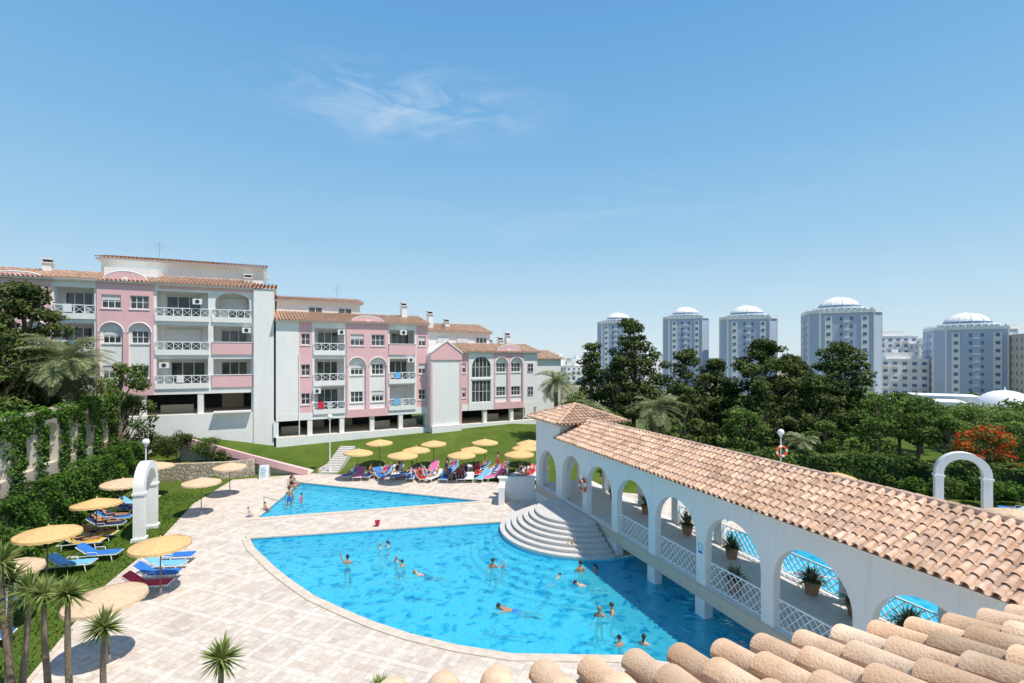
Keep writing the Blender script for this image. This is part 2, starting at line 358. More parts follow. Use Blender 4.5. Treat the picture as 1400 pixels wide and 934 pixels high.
def tree(name,x,y,H,W,kind='round',lm='leaf_m',size=.2,dens=14,z0=0,seed=0,trunk=.25,extra=None):
    rg=np.random.default_rng(seed); r2=random.Random(seed); e=empty(name,(x,y,z0)); cl=[]; 
    if kind=='conifer':
        nl=int(H*1.25)
        for i in range(nl):
            t=i/(nl-1); z=H*(.18+.76*t); pr=W/2*(1-(t**2.2)*.78)*(.65+.6*r2.random()); k=max(2,int(2+pr*1.5))
            a0=r2.random()*6.3
            for j in range(k):
                a=a0+6.283*j/k+r2.uniform(-.5,.5); q=pr*r2.uniform(.35,1.0)
                s=r2.uniform(.5,1.0)*(.5+W*.07)
                cl.append(((q*math.cos(a),q*math.sin(a),z+r2.uniform(-.5,.5)+q*.12),(s*1.2,s*1.2,s*.6)))
        for j in range(4): cl.append(((r2.uniform(-.8,.8),r2.uniform(-.8,.8),H*r2.uniform(.9,.98)),(.7,.7,.5)))
    elif kind=='flat':
        for i in range(int(16+W*4)):
            a=r2.random()*6.3;q=W/2*math.sqrt(r2.random())*.9; z=H*(.45+.5*r2.random()*(1-.3*(q/(W/2))))
            s=r2.uniform(.5,1.1)*(.4+W*.07); cl.append(((q*math.cos(a),q*math.sin(a),z),(s*1.3,s*1.3,s*.55)))
    else:
        for i in range(int(12+W*3.5)):
            a=r2.random()*6.3; u=r2.uniform(-.8,1); q=W/2*math.sqrt(max(0,1-u*u))*r2.uniform(.4,.85)
            s=r2.uniform(.5,1.0)*(.35+W*.09); cl.append(((q*math.cos(a),q*math.sin(a),H*.62+u*H*.32),(s,s,s*.8)))
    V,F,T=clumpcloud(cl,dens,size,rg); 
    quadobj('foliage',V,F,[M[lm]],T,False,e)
    if extra:
        sel=[c for c in cl if r2.random()<.85]
        V,F,T=clumpcloud([((c[0],c[1],c[2]+.12),tuple(k*1.12 for k in r)) for c,r in sel],dens*.75,size*.9,rg); T=np.clip(T+.3,0,1); quadobj('blossom',V,F,[M[extra]],T,False,e)
    b=MB(); lean=(r2.uniform(-.3,.3),r2.uniform(-.3,.3))
    b.tube([(0,0,-.2),(lean[0]*.5,lean[1]*.5,H*.35),(lean[0],lean[1],H*.65),(lean[0]*.5,0,H*.9)],[trunk,trunk*.75,trunk*.45,.04],8)
    for c,r in cl[::2]:
        z=max(.25*H,c[2]-.25*H); b.tube([(lean[0]*.7,lean[1]*.7,z),(c[0]*.5,c[1]*.5,(z+c[2])/2),c],[trunk*.35,trunk*.2,.03],5)
    b.obj('trunk_and_limbs',[M['bark']],e,smooth=True); return e
def hedge(name,p0,p1,w,h,lm='leaf_h',dens=130,size=.11,z0=0,seed=0,bumpy=.15):
    rg=np.random.default_rng(seed); p0=np.array(p0,float);p1=np.array(p1,float);L=np.linalg.norm(p1-p0);ang=math.atan2(p1[1]-p0[1],p1[0]-p0[0])
    e=empty(name,(p0[0],p0[1],z0),ang)
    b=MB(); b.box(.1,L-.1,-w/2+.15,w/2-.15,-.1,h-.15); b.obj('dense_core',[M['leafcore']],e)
    Ps=[];Os=[]
    for (area,fn,o) in ((L*h,lambda a,c:(a*L,np.full_like(a,-w/2),c*h),(0,-1,0)),(L*h*.3,lambda a,c:(a*L,np.full_like(a,w/2),c*h),(0,1,0)),(L*w,lambda a,c:(a*L,(c-.5)*w,np.full_like(a,h)),(0,0,1)),(w*h,lambda a,c:(np.full_like(a,0),(a-.5)*w,c*h),(-1,0,0)),(w*h,lambda a,c:(np.full_like(a,L),(a-.5)*w,c*h),(1,0,0))):
        m=int(area*dens); a=rg.random(m);c=rg.random(m); P=np.stack(fn(a,c),1)
        wob=np.sin(P[:,0]*1.7+P[:,2]*1.1+seed)*np.cos(P[:,2]*2.3+P[:,0]*.6)*bumpy+rg.normal(0,.06,m)
        P=P+np.array(o)*wob[:,None]; Ps.append(P);Os.append(np.repeat(np.array([o],float),m,0))
    P=np.concatenate(Ps);O=np.concatenate(Os); V,F=leafquads(P,size,O*.9,.6,rg)
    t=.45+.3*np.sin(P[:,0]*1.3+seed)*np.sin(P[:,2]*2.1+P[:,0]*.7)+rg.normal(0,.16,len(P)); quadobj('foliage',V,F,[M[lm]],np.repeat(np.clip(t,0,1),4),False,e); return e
def palm(name,x,y,Ht,L,nf=34,z0=0,seed=0,trunk=.2,lm='palm',elr=(-.75,1.25),lf=.30):
    rg=np.random.default_rng(seed); e=empty(name,(x,y,z0)); Vs=[];Ts=[]; b=MB()
    for i in range(nf):
        a=i*2.39996+rg.uniform(-.2,.2); el=rg.uniform(*elr) ; ln=L*rg.uniform(.8,1.1)
        d=np.array([math.cos(a),math.sin(a),0]); side=np.array([-d[1],d[0],0]); pts=[]
        p=np.array([0,0,Ht]); e1=el; K=12
        for k in range(K+1):
            pts.append(p.copy()); p=p+(d*math.cos(e1)+np.array([0,0,math.sin(e1)]))*ln/K; e1-=.09+.03*abs(el)
        pts=np.array(pts); b.tube([tuple(pts[j]) for j in (0,3,6,9,12)],[.03,.025,.018,.012,.005],4,1)
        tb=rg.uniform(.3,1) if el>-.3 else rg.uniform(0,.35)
        for k in range(1,K*4):
            u=k/(K*4); q=u*K; j=int(q); P=pts[j]*(1-(q-j))+pts[min(j+1,K)]*(q-j); tg=nrmz(pts[min(j+1,K)]-pts[max(j-1,0)])
            ll=L*lf*math.sin(math.pi*min(1,u*.85+.12))+.05
            for sg in (-1,1):
                dr=nrmz(side*sg*.75+tg*.75+np.array([0,0,-.1+rg.uniform(-.3,.3)])); tip=P+dr*ll; wv=tg*.028*(1+L*.22)
                mid=P+dr*ll*.5+np.array([0,0,.03]); Vs+=[P,mid+wv*.6,tip,mid-wv*.6]; Ts+=[tb+rg.uniform(-.1,.1)]*4
    V=np.array(Vs); quadobj('fronds',V,np.arange(len(V)).reshape(-1,4),[M[lm]],np.clip(np.array(Ts),0,1),False,e)
    zz=np.linspace(0,Ht,10); b.tube([(0,0,float(z)) for z in zz],[trunk*(1.25 if i==0 else 1.0+.08*(i%2)) for i in range(10)],9,0)
    b.sphere((0,0,Ht-.15),trunk*1.5,0,8,6,(1,1,1.4))
    b.obj('trunk',[M['bark'],M['yucca_stem']],e,smooth=True); return e
def yucca(name,x,y,Ht,r=.5,heads=1,seed=0):
    rg=np.random.default_rng(seed); e=empty(name,(x,y,0)); b=MB(); Vs=[];Ts=[]
    for h in range(heads):
        top=np.array([rg.uniform(-.25,.25),rg.uniform(-.25,.25) if heads>1 else 0,Ht*(1-.17*h)])
        b.tube([(0,0,0),(top[0]*.3+.06,top[1]*.5,Ht*.4),(top[0]*.8,top[1],Ht*.75*(1-.17*h)),tuple(top)],[.10,.075,.06,.05],8)
        for i in range(170):
            a=rg.uniform(0,6.283); el=rg.uniform(-.7,1.5); ln=r*rg.uniform(.7,1.15)
            d=np.array([math.cos(a)*math.cos(el),math.sin(a)*math.cos(el),math.sin(el)]); w=nrmz(np.cross(d,[0,0,1.0]))*.022
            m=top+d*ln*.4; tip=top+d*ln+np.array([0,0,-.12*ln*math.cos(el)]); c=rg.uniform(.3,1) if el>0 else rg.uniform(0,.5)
            Vs+=[top,m+w,tip,m-w]; Ts+=[c]*4
    V=np.array(Vs); quadobj('leaves',V,np.arange(len(V)).reshape(-1,4),[M['yucca']],np.clip(np.array(Ts),0,1),False,e)
    b.obj('stem',[M['bark']],e,smooth=True); return e

# ---------------------------------------------------------------- layout
def wl(Y): return 14.54-.373*Y
ARC_ANG=math.atan2(-.937,.3495); ARC_O=(wl(34.5),34.5)
SC=(3.78,28.83); SR=4.45
def fac_y(X): return 47.4+.444*(X+22.6) if X<-22.3 else 47+.55*(X+22.3)
def smooth(t): t=max(0,min(1,t)); return t*t*(3-2*t)
def ground_h(X,Y):
    h=0
    if Y>42.5:
        hb=np.interp(X,[-60,-30,-27,-22,0,4,14],[2.9,2.9,2.5,1.4,2.0,1.6,0]); h=hb*smooth((Y-42.5)/max(1.5,fac_y(X)-43.2))
    if X<-23.6 and Y>40.6: h=max(h,1.15)
    if Y>75: h=h*(1-smooth((Y-75)/30))-7*smooth((Y-75)/45)
    return h
deck=[(-14.8,15.2),(-13.6,10),(-13,2.2),(34,2.2),(34,30),(14,34.5),(4.5,37.6),(0,38.9),(-16.8,42.2),(-22.4,40),(-21.4,33.5),(-18.8,26.4),(-17.6,21.7)]
arcp=[(SC[0]+SR*math.cos(rad(a)),SC[1]+SR*math.sin(rad(a))) for a in range(165,291,7)]
ctrl=[(9.2,26.1),(12,28.6),(25,24.5),(23,9),(12.5,9),(8.6,14.2)]
near=[(8.6,14.2),(6.2,15.8),(3.7,16.5),(1.8,16.55),(0,16.6),(-1.9,17.1),(-3.67,17.8),(-5.2,18.6),(-6.6,19.5),(-8.2,20.6),(-9.65,21.9),(-11,23.2),(-12.2,24.5),(-13.4,25.8),(-14.4,27.2)]
pool1=arcp+ctrl[:-1]+near
pool2=[(-16.8,39.3),(-15.7,30.6),(-2,34.2)]
def inside(p,poly):
    x,y=p;c=False;n=len(poly)
    for i in range(n):
        x0,y0=poly[i];x1,y1=poly[(i+1)%n]
        if (y0>y)!=(y1>y) and x<(x1-x0)*(y-y0)/(y1-y0)+x0: c=not c
    return c
far=[100,150,250,500,1200,3500]
xs=[-a for a in reversed(far)]+list(range(-62,63))+far; ys=[-a for a in reversed(far[2:])]+[-40]+list(range(-8,90))+[95,100,110,120,140,170,250,500,1200,4000]
V=[(x,y,ground_h(x,y)) for y in ys for x in xs]; nx=len(xs); F=[]
for j in range(len(ys)-1):
    for i in range(nx-1):
        c=[(xs[i],ys[j]),(xs[i+1],ys[j]),(xs[i+1],ys[j+1]),(xs[i],ys[j+1])]
        if all(inside(p,deck) for p in c): continue
        F.append((j*nx+i,j*nx+i+1,(j+1)*nx+i+1,(j+1)*nx+i))
b=MB(); b.add(V,F); b.obj('ground',[M['grass']],smooth=True,flat=True)
b=MB(); pts,tr=tess([deck,pool1,pool2]); b.add([(p[0],p[1],.015) for p in pts],tr); b.obj('pool_deck',[M['deck']],flat=True)
def offset(poly,d,closed=True):
    n=len(poly);out=[]
    ar=sum(poly[i][0]*poly[(i+1)%n][1]-poly[(i+1)%n][0]*poly[i][1] for i in range(n)); sg=1 if ar>0 else -1
    for i in range(n):
        p=Vector(poly[i]);a=Vector(poly[i-1]) if (closed or i>0) else p-(Vector(poly[1])-p);c=Vector(poly[(i+1)%n]) if (closed or i<n-1) else p+(p-Vector(poly[-2]))
        d1=(p-a).normalized();d2=(c-p).normalized(); n1=Vector((d1.y,-d1.x))*sg;n2=Vector((d2.y,-d2.x))*sg
        m=(n1+n2).normalized(); k=d/max(.4,m.dot(n1)); out.append((p.x+m.x*k,p.y+m.y*k))
    return out
def band(b,inner,outer,z0,z1,m=0,closed=True):
    n=len(inner); v=[(p[0],p[1],z1) for p in inner]+[(p[0],p[1],z1) for p in outer]+[(p[0],p[1],z0) for p in inner]+[(p[0],p[1],z0) for p in outer]
    f=[]
    for i in range(n if closed else n-1):
        j=(i+1)%n; f+=[(i,j,n+j,n+i),(2*n+i,2*n+j,j,i),(n+i,n+j,3*n+j,3*n+i)]
    b.add(v,f,m)
def pool(name,poly,depth,cop):
    e=empty(name); b=MB(); k=len(poly)
    v=[(p[0],p[1],.01) for p in poly]+[(p[0],p[1],-depth) for p in poly]; b.add(v,[(i,(i+1)%k,k+(i+1)%k,k+i) for i in range(k)])
    pts,tr=tess([poly]); b.add([(p[0],p[1],-depth) for p in pts],tr); b.obj('basin',[M['poolfloor']],e,flat=True)
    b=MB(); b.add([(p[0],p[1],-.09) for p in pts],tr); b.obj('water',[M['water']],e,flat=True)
    b=MB(); band(b,offset(cop,-.05,False),offset(cop,.34,False),.0,.06,0,False); b.obj('coping',[M['stonecap']],e)
    return e
pe=pool('swimming_pool',pool1,1.3,near)
b=MB(); l=[(-14.4,27.2),arcp[0]]; d=Vector((l[1][0]-l[0][0],l[1][1]-l[0][1])).normalized(); nn=Vector((-d.y,d.x))
band(b,[(l[0][0]-nn.x*.05-.1*d.x,l[0][1]-nn.y*.05),(l[1][0]-nn.x*.05,l[1][1]-nn.y*.05)],[(l[0][0]+nn.x*.34-.3*d.x,l[0][1]+nn.y*.34),(l[1][0]+nn.x*.34,l[1][1]+nn.y*.34)],0,.063,0,False)
b.obj('coping_back',[M['stonecap']],pe)
pe2=pool('paddling_pool',pool2,.55,pool2+[pool2[0]])
b=MB()
a0=Vector(pool2[0]);a1=Vector(pool2[1]); dd=(a1-a0).normalized(); inn=Vector((-dd.y,dd.x))
for i in range(3):
    w=.35*(i+1); z=-.12-.13*i
    q=[a0+dd*(.2+i*.9),a1-dd*(.1+i*.15),a1-dd*(.1+i*.15)+inn*w,a0+dd*(.2+i*.9)+inn*w]
    b.panel([[(p.x,p.y) for p in q]],-.55,z,0,True)
b.obj('entry_steps',[M['poolfloor']],pe2)
b=MB()
for t in (.25,.8):
    p=a0.lerp(a1,t); q=p+inn*1.1
    b.tube([(p.x-inn.x*.2,p.y-inn.y*.2,0),(p.x-inn.x*.2,p.y-inn.y*.2,.85),(q.x,q.y,.45),(q.x,q.y,-.5)],[.025]*4,8)
b.obj('handrail',[M['metal']],pe2,smooth=True)
b=MB()
for i in range(5):
    r=SR+.42*(5-i); z=-1.3+.215*(i+1)
    q=[(SC[0]+r*math.cos(rad(a)),SC[1]+r*math.sin(rad(a))) for a in range(168,289,5)]; q+= [(SC[0]+(SR-.02)*math.cos(rad(a)),SC[1]+(SR-.02)*math.sin(rad(a))) for a in range(288,167,-5)]
    b.panel([q],-1.3,z-.12,0,True)
b.obj('submerged_steps',[M['poolfloor']],pe)
b=MB(); p0=Vector((10.0,24.2,-.07));p1=Vector((21.5,20,-.07)); nf=90
b.cyl(p0,p1,.012,.012,5,2)
for i in range(nf):
    a=p0.lerp(p1,(i+.15)/nf);c=p0.lerp(p1,(i+.85)/nf); b.cyl(a,c,.055,.055,7,(i//3)%2)
b.obj('lane_rope',[M['red'],M['wht'],M['metal']],pe)
b=MB(); kb=[(0,38.9),(-16.8,42.2),(-22.4,40),(-21.4,33.5),(-18.8,26.4),(-17.6,21.7),(-14.8,15.2),(-13.6,10)]
band(b,offset(kb,-.08,False),offset(kb,.08,False),-.05,.05,0,False); b.obj('lawn_kerb',[M['stonecap']])
rg=np.random.default_rng(8); n=16000; Px=rg.uniform(-27,-14,n); Py=rg.uniform(15.2,36,n)
keep=np.array([(not inside((x,y),deck)) and x>-14.9-.385*y+.8 for x,y in zip(Px,Py)]); Px=Px[keep];Py=Py[keep]; n=len(Px)
ang=rg.uniform(0,6.28,n); hh=rg.uniform(.05,.12,n); C=np.stack([Px,Py,np.zeros(n)],1); dx=np.stack([np.cos(ang),np.sin(ang),np.zeros(n)],1)*.035
tip=C+np.stack([rg.normal(0,.05,n),rg.normal(0,.05,n),hh],1); V=np.stack([C-dx,C+dx,tip+dx*.3,tip-dx*.3],1).reshape(-1,3)
quadobj('grass_tufts',V,np.arange(len(V)).reshape(-1,4),[M['leaf_h']],np.repeat(rg.uniform(.3,.95,n),4))

# ---------------------------------------------------------------- semicircular stairs
b=MB(); ZF=1.15; ns=7
for i in range(ns):
    r=SR-.02-.34*i; z=ZF*(i+1)/ns
    q=[(SC[0]+r*math.cos(rad(a)),SC[1]+r*math.sin(rad(a))) for a in range(112,292,5)]
    b.panel([q],-.12 if i==0 else ZF*i/ns-.02,z-.05,0,True)
    q2=[(SC[0]+(r+.05)*math.cos(rad(a)),SC[1]+(r+.05)*math.sin(rad(a))) for a in range(112,292,5)]
    b.panel([q2],z-.05,z,1,True)
b.obj('entrance_stairs',[M['riser'],M['step']])
b=MB(); b.box(-.9,1.6,34.6,35.0,0,1.5); b.box(-.9,-.5,33.2,34.598,0,1.2); b.box(-1.0,1.7,34.55,35.05,1.5,1.56); b.obj('low_garden_wall',[M['white']])

# ---------------------------------------------------------------- arcade
AE=empty('arcade_with_tiled_roof',(ARC_O[0],ARC_O[1],0),ARC_ANG)
cols=[3.73,6.93,10.0,13.1,16.2,19.3,22.4,25.5,28.6]
def arcwall(y0,y1,nm):
    b=MB(); holes=[arch(.55,3.2,ZF,2.45,16)]
    for i in range(len(cols)-1):
        a,c=cols[i]+.25,cols[i+1]-.25
        if i==0: a+=.1
        holes.append(arch(a,c,ZF,4.08-(c-a)/2,22))
    b.panel([[(0,.65),(29,.65),(29,4.9),(3.73,4.9),(3.73,5.75),(0,5.75)]]+holes,y0,y1,0)
    for c in [.27]+cols: b.box(c-.26,c+.26,y0-.05,y1+.05,-1.4,.648,0)
    b.obj(nm,[M['white']],AE)
arcwall(0,.3,'pool_side_wall'); arcwall(3.7,4.0,'garden_side_wall')
b=MB(); b.box(0,29,-.04,4.04,.66,ZF-.004,0); b.box(9.95,29,-.07,-.04,.62,1.10,0); b.obj('floor_slab',[M['beige']],AE)
b=MB(); b.box(0,29,.3,3.7,ZF-.002,ZF+.01); b.obj('floor_tiles',[M['step']],AE)
b=MB(); b.box(0,9.8,-.02,.5,-.1,.66); b.box(3.9,29,.3,3.7,4.78,4.9); b.box(3.93,29,-.12,-.002,4.78,4.9); b.box(.0,3.7,.3,3.7,5.4,5.5)
b.obj('ceiling_and_cornice',[M['white']],AE)
b=MB()
v=MB(); v.panel([rect(0.3,3.7,.66,5.75),arch(.8,3.2,ZF,2.5,14)],0,.3,0)
for a in (0.0,3.43):
    b.add([(a+y,x,z) for x,y,z in v.v],v.f,0)
b.obj('pavilion_cross_walls',[M['white']],AE)
b=MB(); b.box(-.15,3.88,-.15,4.15,5.62,5.75); b.obj('pavilion_cornice',[M['white']],AE)
b=MB()
for i in range(2,len(cols)-1):
    for yy in (.15,3.85):
        a,c=cols[i]+.26,cols[i+1]-.26; z0,z1=ZF+.06,ZF+.98
        b.box(a,c,yy-.025,yy+.025,z1-.05,z1); b.box(a,c,yy-.02,yy+.02,z0,z0+.04)
        n=9; w=(c-a)/n; hh=z1-z0-.05
        for k in range(-2,n):
            for s in (0,1):
                xa=a+k*w;xb=xa+hh*.85
                za,zb=z0+.03,z1-.05
                t0=max(0,(a-xa)/(xb-xa));t1=min(1,(c-xa)/(xb-xa))
                if t1<=t0: continue
                X0=xa+(xb-xa)*t0;X1=xa+(xb-xa)*t1; Z0=za+(zb-za)*t0;Z1=za+(zb-za)*t1
                if s: X0,X1=a+c-X0,a+c-X1
                b.cyl((X0,yy+(.006 if s else -.006),Z0),(X1,yy+(.006 if s else -.006),Z1),.016,.016,4,0,False)
b.obj('lattice_railings',[M['frame']],AE)
hs=2.45; rise=1.1; ln=math.hypot(hs,rise)
tiles('roof_pool_side',(3.75,-.42,4.9),(1,0,0),(0,hs,rise),25.4,ln,M['tile'],.27,.42,6,parent=AE,seed=3,thick=.012)
tiles('roof_garden_side',(3.75,4.42,4.9),(1,0,0),(0,-hs,rise),25.4,ln,M['tile'],.27,.42,4,parent=AE,seed=4)
b=MB()
for k in range(64): b.cyl((3.75+k*.4,2.02,5.98+.02),(3.75+k*.4+.43,2.02,6.0),.13,.11,8,0)
b.obj('ridge_caps',[M['tile']],AE,smooth=True)
pw=4.9;ph=.95; hl=math.hypot(pw/2,ph); ox,oy=-.5,-.45; cx,cy=ox+pw/2,oy+pw/2
for k in range(4):
    a=k*math.pi/2; ax=(math.cos(a),math.sin(a),0); up=(-math.sin(a)*pw/2,math.cos(a)*pw/2,ph)
    O=(cx-ax[0]*pw/2+math.sin(a)*pw/2,cy-ax[1]*pw/2-math.cos(a)*pw/2,5.78)
    tiles('pavilion_roof_slope',O,ax,up,pw,hl,M['tile'],.27,.4,5,tri=True,parent=AE,seed=20+k,thick=.012)
b=MB()
for sx,sy in ((-1,-1),(1,-1),(1,1),(-1,1)):
    p=Vector((cx+sx*pw/2,cy+sy*pw/2,5.86));t=Vector((cx,cy,5.86+ph))
    for k in range(8): b.cyl(p.lerp(t,k/8),p.lerp(t,(k+1.1)/8),.12,.10,8)
b.obj('hip_caps',[M['tile']],AE,smooth=True)
for o in list(bpy.data.objects):
    if o.name.startswith(('ridge_caps','hip_caps')):
        a=o.data.color_attributes.new('tint','FLOAT_COLOR','POINT'); a.data.foreach_set('color',[.95]*(4*len(o.data.vertices)))

# ---------------------------------------------------------------- apartment buildings
BM=['white','pink','glass','frame','shutter','dark','beige']; BMAT=[M[k] for k in BM]
def win(b,x,z,w,h,v,nm=2,sh=0.0,bars=True):
    b.box(x-w/2,x+w/2,v,v+.04,z-h/2,z+h/2,2)
    t=.05; f=v-.03
    for q in ((x-w/2,x-w/2+t,z-h/2,z+h/2),(x+w/2-t,x+w/2,z-h/2,z+h/2),(x-w/2+t,x+w/2-t,z+h/2-t,z+h/2),(x-w/2+t,x+w/2-t,z-h/2,z-h/2+t)): b.box(q[0],q[1],f,v-.002,q[2],q[3],3)
    for k in range(1,nm):
        xx=x-w/2+w*k/nm; b.box(xx-.025,xx+.025,f,v-.002,z-h/2+t,z+h/2-t,3)
    if bars: b.box(x-w/2+t,x+w/2-t,f+.005,v-.004,z-.02,z+.02,3)
    if sh>0: b.box(x-w/2+t,x+w/2-t,f-.015,f-.002,z+h/2-t-(h-2*t)*sh,z+h/2-t,4)
def rail(b,u0,u1,z,v,kind):
    if kind=='pink': b.box(u0,u1,v-.12,v,z-.15,z+.95,1); b.box(u0-.03,u1+.03,v-.16,v+.04,z+.95,z+1.02,0)
    elif kind=='white': b.box(u0,u1,v-.12,v,z-.15,z+.95,0)
    else:
        b.box(u0,u1,v-.14,v,z-.2,z+.28,0); b.box(u0,u1,v-.1,v-.03,z+.92,z+1.0,3)
        n=max(3,int((u1-u0)/.62)); w=(u1-u0)/n
        for k in range(n+1): b.box(u0+k*w-.03,u0+k*w+.03,v-.09,v-.04,z+.28,z+.92,3)
        for k in range(n):
            b.cyl((u0+k*w,v-.065,z+.3),(u0+k*w+w,v-.065,z+.9),.022,.022,4,3,False); b.cyl((u0+k*w,v-.065,z+.9),(u0+k*w+w,v-.065,z+.3),.022,.022,4,3,False)
def loggia(b,u0,u1,floors,zb,zt,v,kinds,archtop=False,mi=0):
    holes=[]
    for i,f in enumerate(floors):
        if archtop and i==len(floors)-1: 
            r=(u1-u0-.7)/2; holes.append(arch(u0+.35,u1-.35,f+.02,f+2.55-r*.62,12,.62))
        else: holes.append(rect(u0+.2,u1-.2,f+.02,f+2.45))
    b.panel([rect(u0,u1,zb,zt)]+holes,v,v+.22,mi)
    for i,f in enumerate(floors):
        b.box(u0+.02,u1-.02,v+.22,1.6,f-.2,f,0); b.box(u0+.02,u0+.14,v+.22,1.6,f,f+2.8,0); b.box(u1-.14,u1-.02,v+.22,1.6,f,f+2.8,0)
        w=(u1-u0)*.62; win(b,(u0+u1)/2+R.uniform(-.2,.2),f+1.12,w,2.1,1.5,3,R.choice([0,.35,.6,1,0,.8]),False)
        rail(b,u0+.1,u1-.1,f,v,kinds[i%len(kinds)])
        if R.random()<.5:
            x=R.uniform(u0+.6,u1-.6); b.box(x-.25,x+.25,v+.5,v+.9,f+.4,f+.45,3); b.box(x-.25,x+.25,v+.9,v+.94,f+.45,f+.9,3)
            for dx in (-.22,.2): b.box(x+dx,x+dx+.03,v+.52,v+.55,f,f+.4,3)
        if R.random()<.35:  # towel over the rail
            x=R.uniform(u0+.5,u1-.9); b.box(x,x+.55,v-.18,v-.165,f+.35,f+1.02,R.choice([7,8,9]))
def gable(b,u0,u1,z,h,v,mi=1):
    c=(u0+u1)/2; w=(u1-u0)/2
    pts=[(u0-.1,z),(u1+.1,z),(u1+.1,z+.12)]+[(c+w*.75*math.cos(t),z+.12+(h-.12)*math.sin(t)**.9) for t in np.linspace(.15,math.pi-.15,12)]+[(u0-.1,z+.12)]
    b.panel([pts],v-.05,v+.35,mi)
    pk=[(c+w*.78*math.cos(t),z+.16+(h-.08)*math.sin(t)**.9) for t in np.linspace(.15,math.pi-.15,12)]
    for i in range(11): b.cyl((pk[i][0],v-.02,pk[i][1]),(pk[i+1][0],v-.02,pk[i+1][1]),.06,.06,6,0)
    b.cyl((c,v-.09,z+h*.35),(c,v-.05,z+h*.35),.22,.22,14,0)
def pinkpair(b,u0,u1,floors,zb,zt,v,gh=1.0,topwin=True):
    c=(u0+u1)/2; q=(u1-u0)/4; top=floors[-1]
    hw=q*.82
    arches=[arch(c+s*q*1.0-hw,c+s*q*1.0+hw,floors[0]+.1,(floors[-2] if topwin else floors[-1])+2.55-hw,12) for s in (-1,1)]
    wins=[(c+s*q,top+1.35,1.35,1.15) for s in (-1,1)] if topwin else []
    b.panel([rect(u0,u1,zb,zt)]+arches+[rect(x-w/2,x+w/2,z-h/2,z+h/2) for x,z,w,h in wins],v,v+.2,1)
    for x,z,w,h in wins: win(b,x,z,w-.02,h-.02,v+.14,3,R.choice([0,0,.4])); b.box(x-w/2-.08,x+w/2+.08,v-.06,v-.001,z-h/2-.1,z-h/2-.01,0)
    fl=floors[:-1] if topwin else floors
    for s in (-1,1):
        x=c+s*q; hs=[rect(x-.62,x+.62,f+.8,f+1.9) for f in fl]
        b.panel([rect(x-hw-.01,x+hw+.01,zb+.02,fl[-1]+2.7)]+hs,v+.2,v+.36,0)
        for f in fl: win(b,x,f+1.35,1.22,1.08,v+.31,3,R.choice([0,0,.4])); b.box(x-.7,x+.7,v+.12,v+.199,f+.7,f+.79,0)
        r=hw+.05; pts=[(x+r*math.cos(t),fl[-1]+2.55-hw+r*math.sin(t)) for t in np.linspace(0,math.pi,11)]
        for i in range(10): b.cyl((pts[i][0],v-.01,pts[i][1]),(pts[i+1][0],v-.01,pts[i+1][1]),.06,.06,5,0)
    gable(b,u0,u1,zt,gh,v)
def narrow(b,u0,u1,floors,zb,zt,v,mi=1,w=.8):
    x=(u0+u1)/2; b.panel([rect(u0,u1,zb,zt)]+[rect(x-w/2,x+w/2,f+.8,f+1.9) for f in floors],v,v+.22,mi)
    for f in floors: win(b,x,f+1.35,w-.02,1.08,v+.16,2,R.choice([0,.5])); b.box(x-w/2-.06,x+w/2+.06,v-.06,v-.001,f+.7,f+.79,0)
def pilotis(b,u0,u1,z0,z1,zs,step=4.2,low=0):
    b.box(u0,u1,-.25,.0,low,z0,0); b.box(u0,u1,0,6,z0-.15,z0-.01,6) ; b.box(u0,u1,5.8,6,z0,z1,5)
    b.box(u0,u1,-.02,1.6,z1,zs,0)
    n=max(1,int((u1-u0)/step)); w=(u1-u0)/n
    for k in range(n+1): b.box(u0+k*w-.22,u0+k*w+.22,.02,.45,z0,z1,0)
    for k in range(n):
        if R.random()<.45: x=u0+(k+.5)*w; b.box(x-w*.3,x+w*.3,2.2,2.3,z0,z0+.7,6)
        if R.random()<.6:
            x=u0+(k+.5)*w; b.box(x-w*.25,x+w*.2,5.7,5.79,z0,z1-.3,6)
BMAT=BMAT+[M['lblue'],M['red'],M['wht']]
B1=empty('pink_apartment_building',(-33.75,42.5,0),math.atan2(4,9)); b=MB(); fl=[7.3,10.3,13.3]
b.box(-26,12.1,1.6,12,6.6,16.2,0)
loggia(b,-4.4,-1.35,fl,6.6,16.25,0,['x']); pinkpair(b,-1.35,2.6,fl,6.6,16.25,-.15,.95)
loggia(b,2.6,6.9,fl,6.6,16.25,0,['x']); loggia(b,6.9,10.4,fl,6.6,16.25,0,['pink','pink','x'],True)
pinkpair(b,-8.4,-4.4,fl,6.6,16.25,-.15,.45); loggia(b,-12.4,-8.4,fl,6.6,16.25,0,['x','pink','x']); pinkpair(b,-16.4,-12.4,fl,6.6,16.25,-.15,.95)
loggia(b,-20.4,-16.4,fl,6.6,16.25,0,['x']); pinkpair(b,-24.4,-20.4,fl,6.6,16.25,-.15,.95)
b.box(10.4,12.1,-.35,1.6,.5,16.2,0); b.box(10.4,12.1,1.6,12,.5,6.6,0)
b.box(10.2,12.3,-.3,12,16.2,16.32,0); b.box(-24.5,10.2,-.35,1.6,16.25,16.37,0)
b.box(3,10.3,-.02,-.001,15.95,16.2,1)
pilotis(b,-24,10.4,4.8,6.6,7.28,4.2,1.0)
b.box(7.2,10.2,-.9,-.3,4.9,5.0,0)
b.box(-2.2,11,4,11,16.3,18.75,0); b.box(-2.5,11.3,3.6,11.4,18.75,18.9,0); b.box(-1.5,2.5,2.2,4,16.3,17.9,0); win(b,0,17.2,1.2,.9,2.15,2)
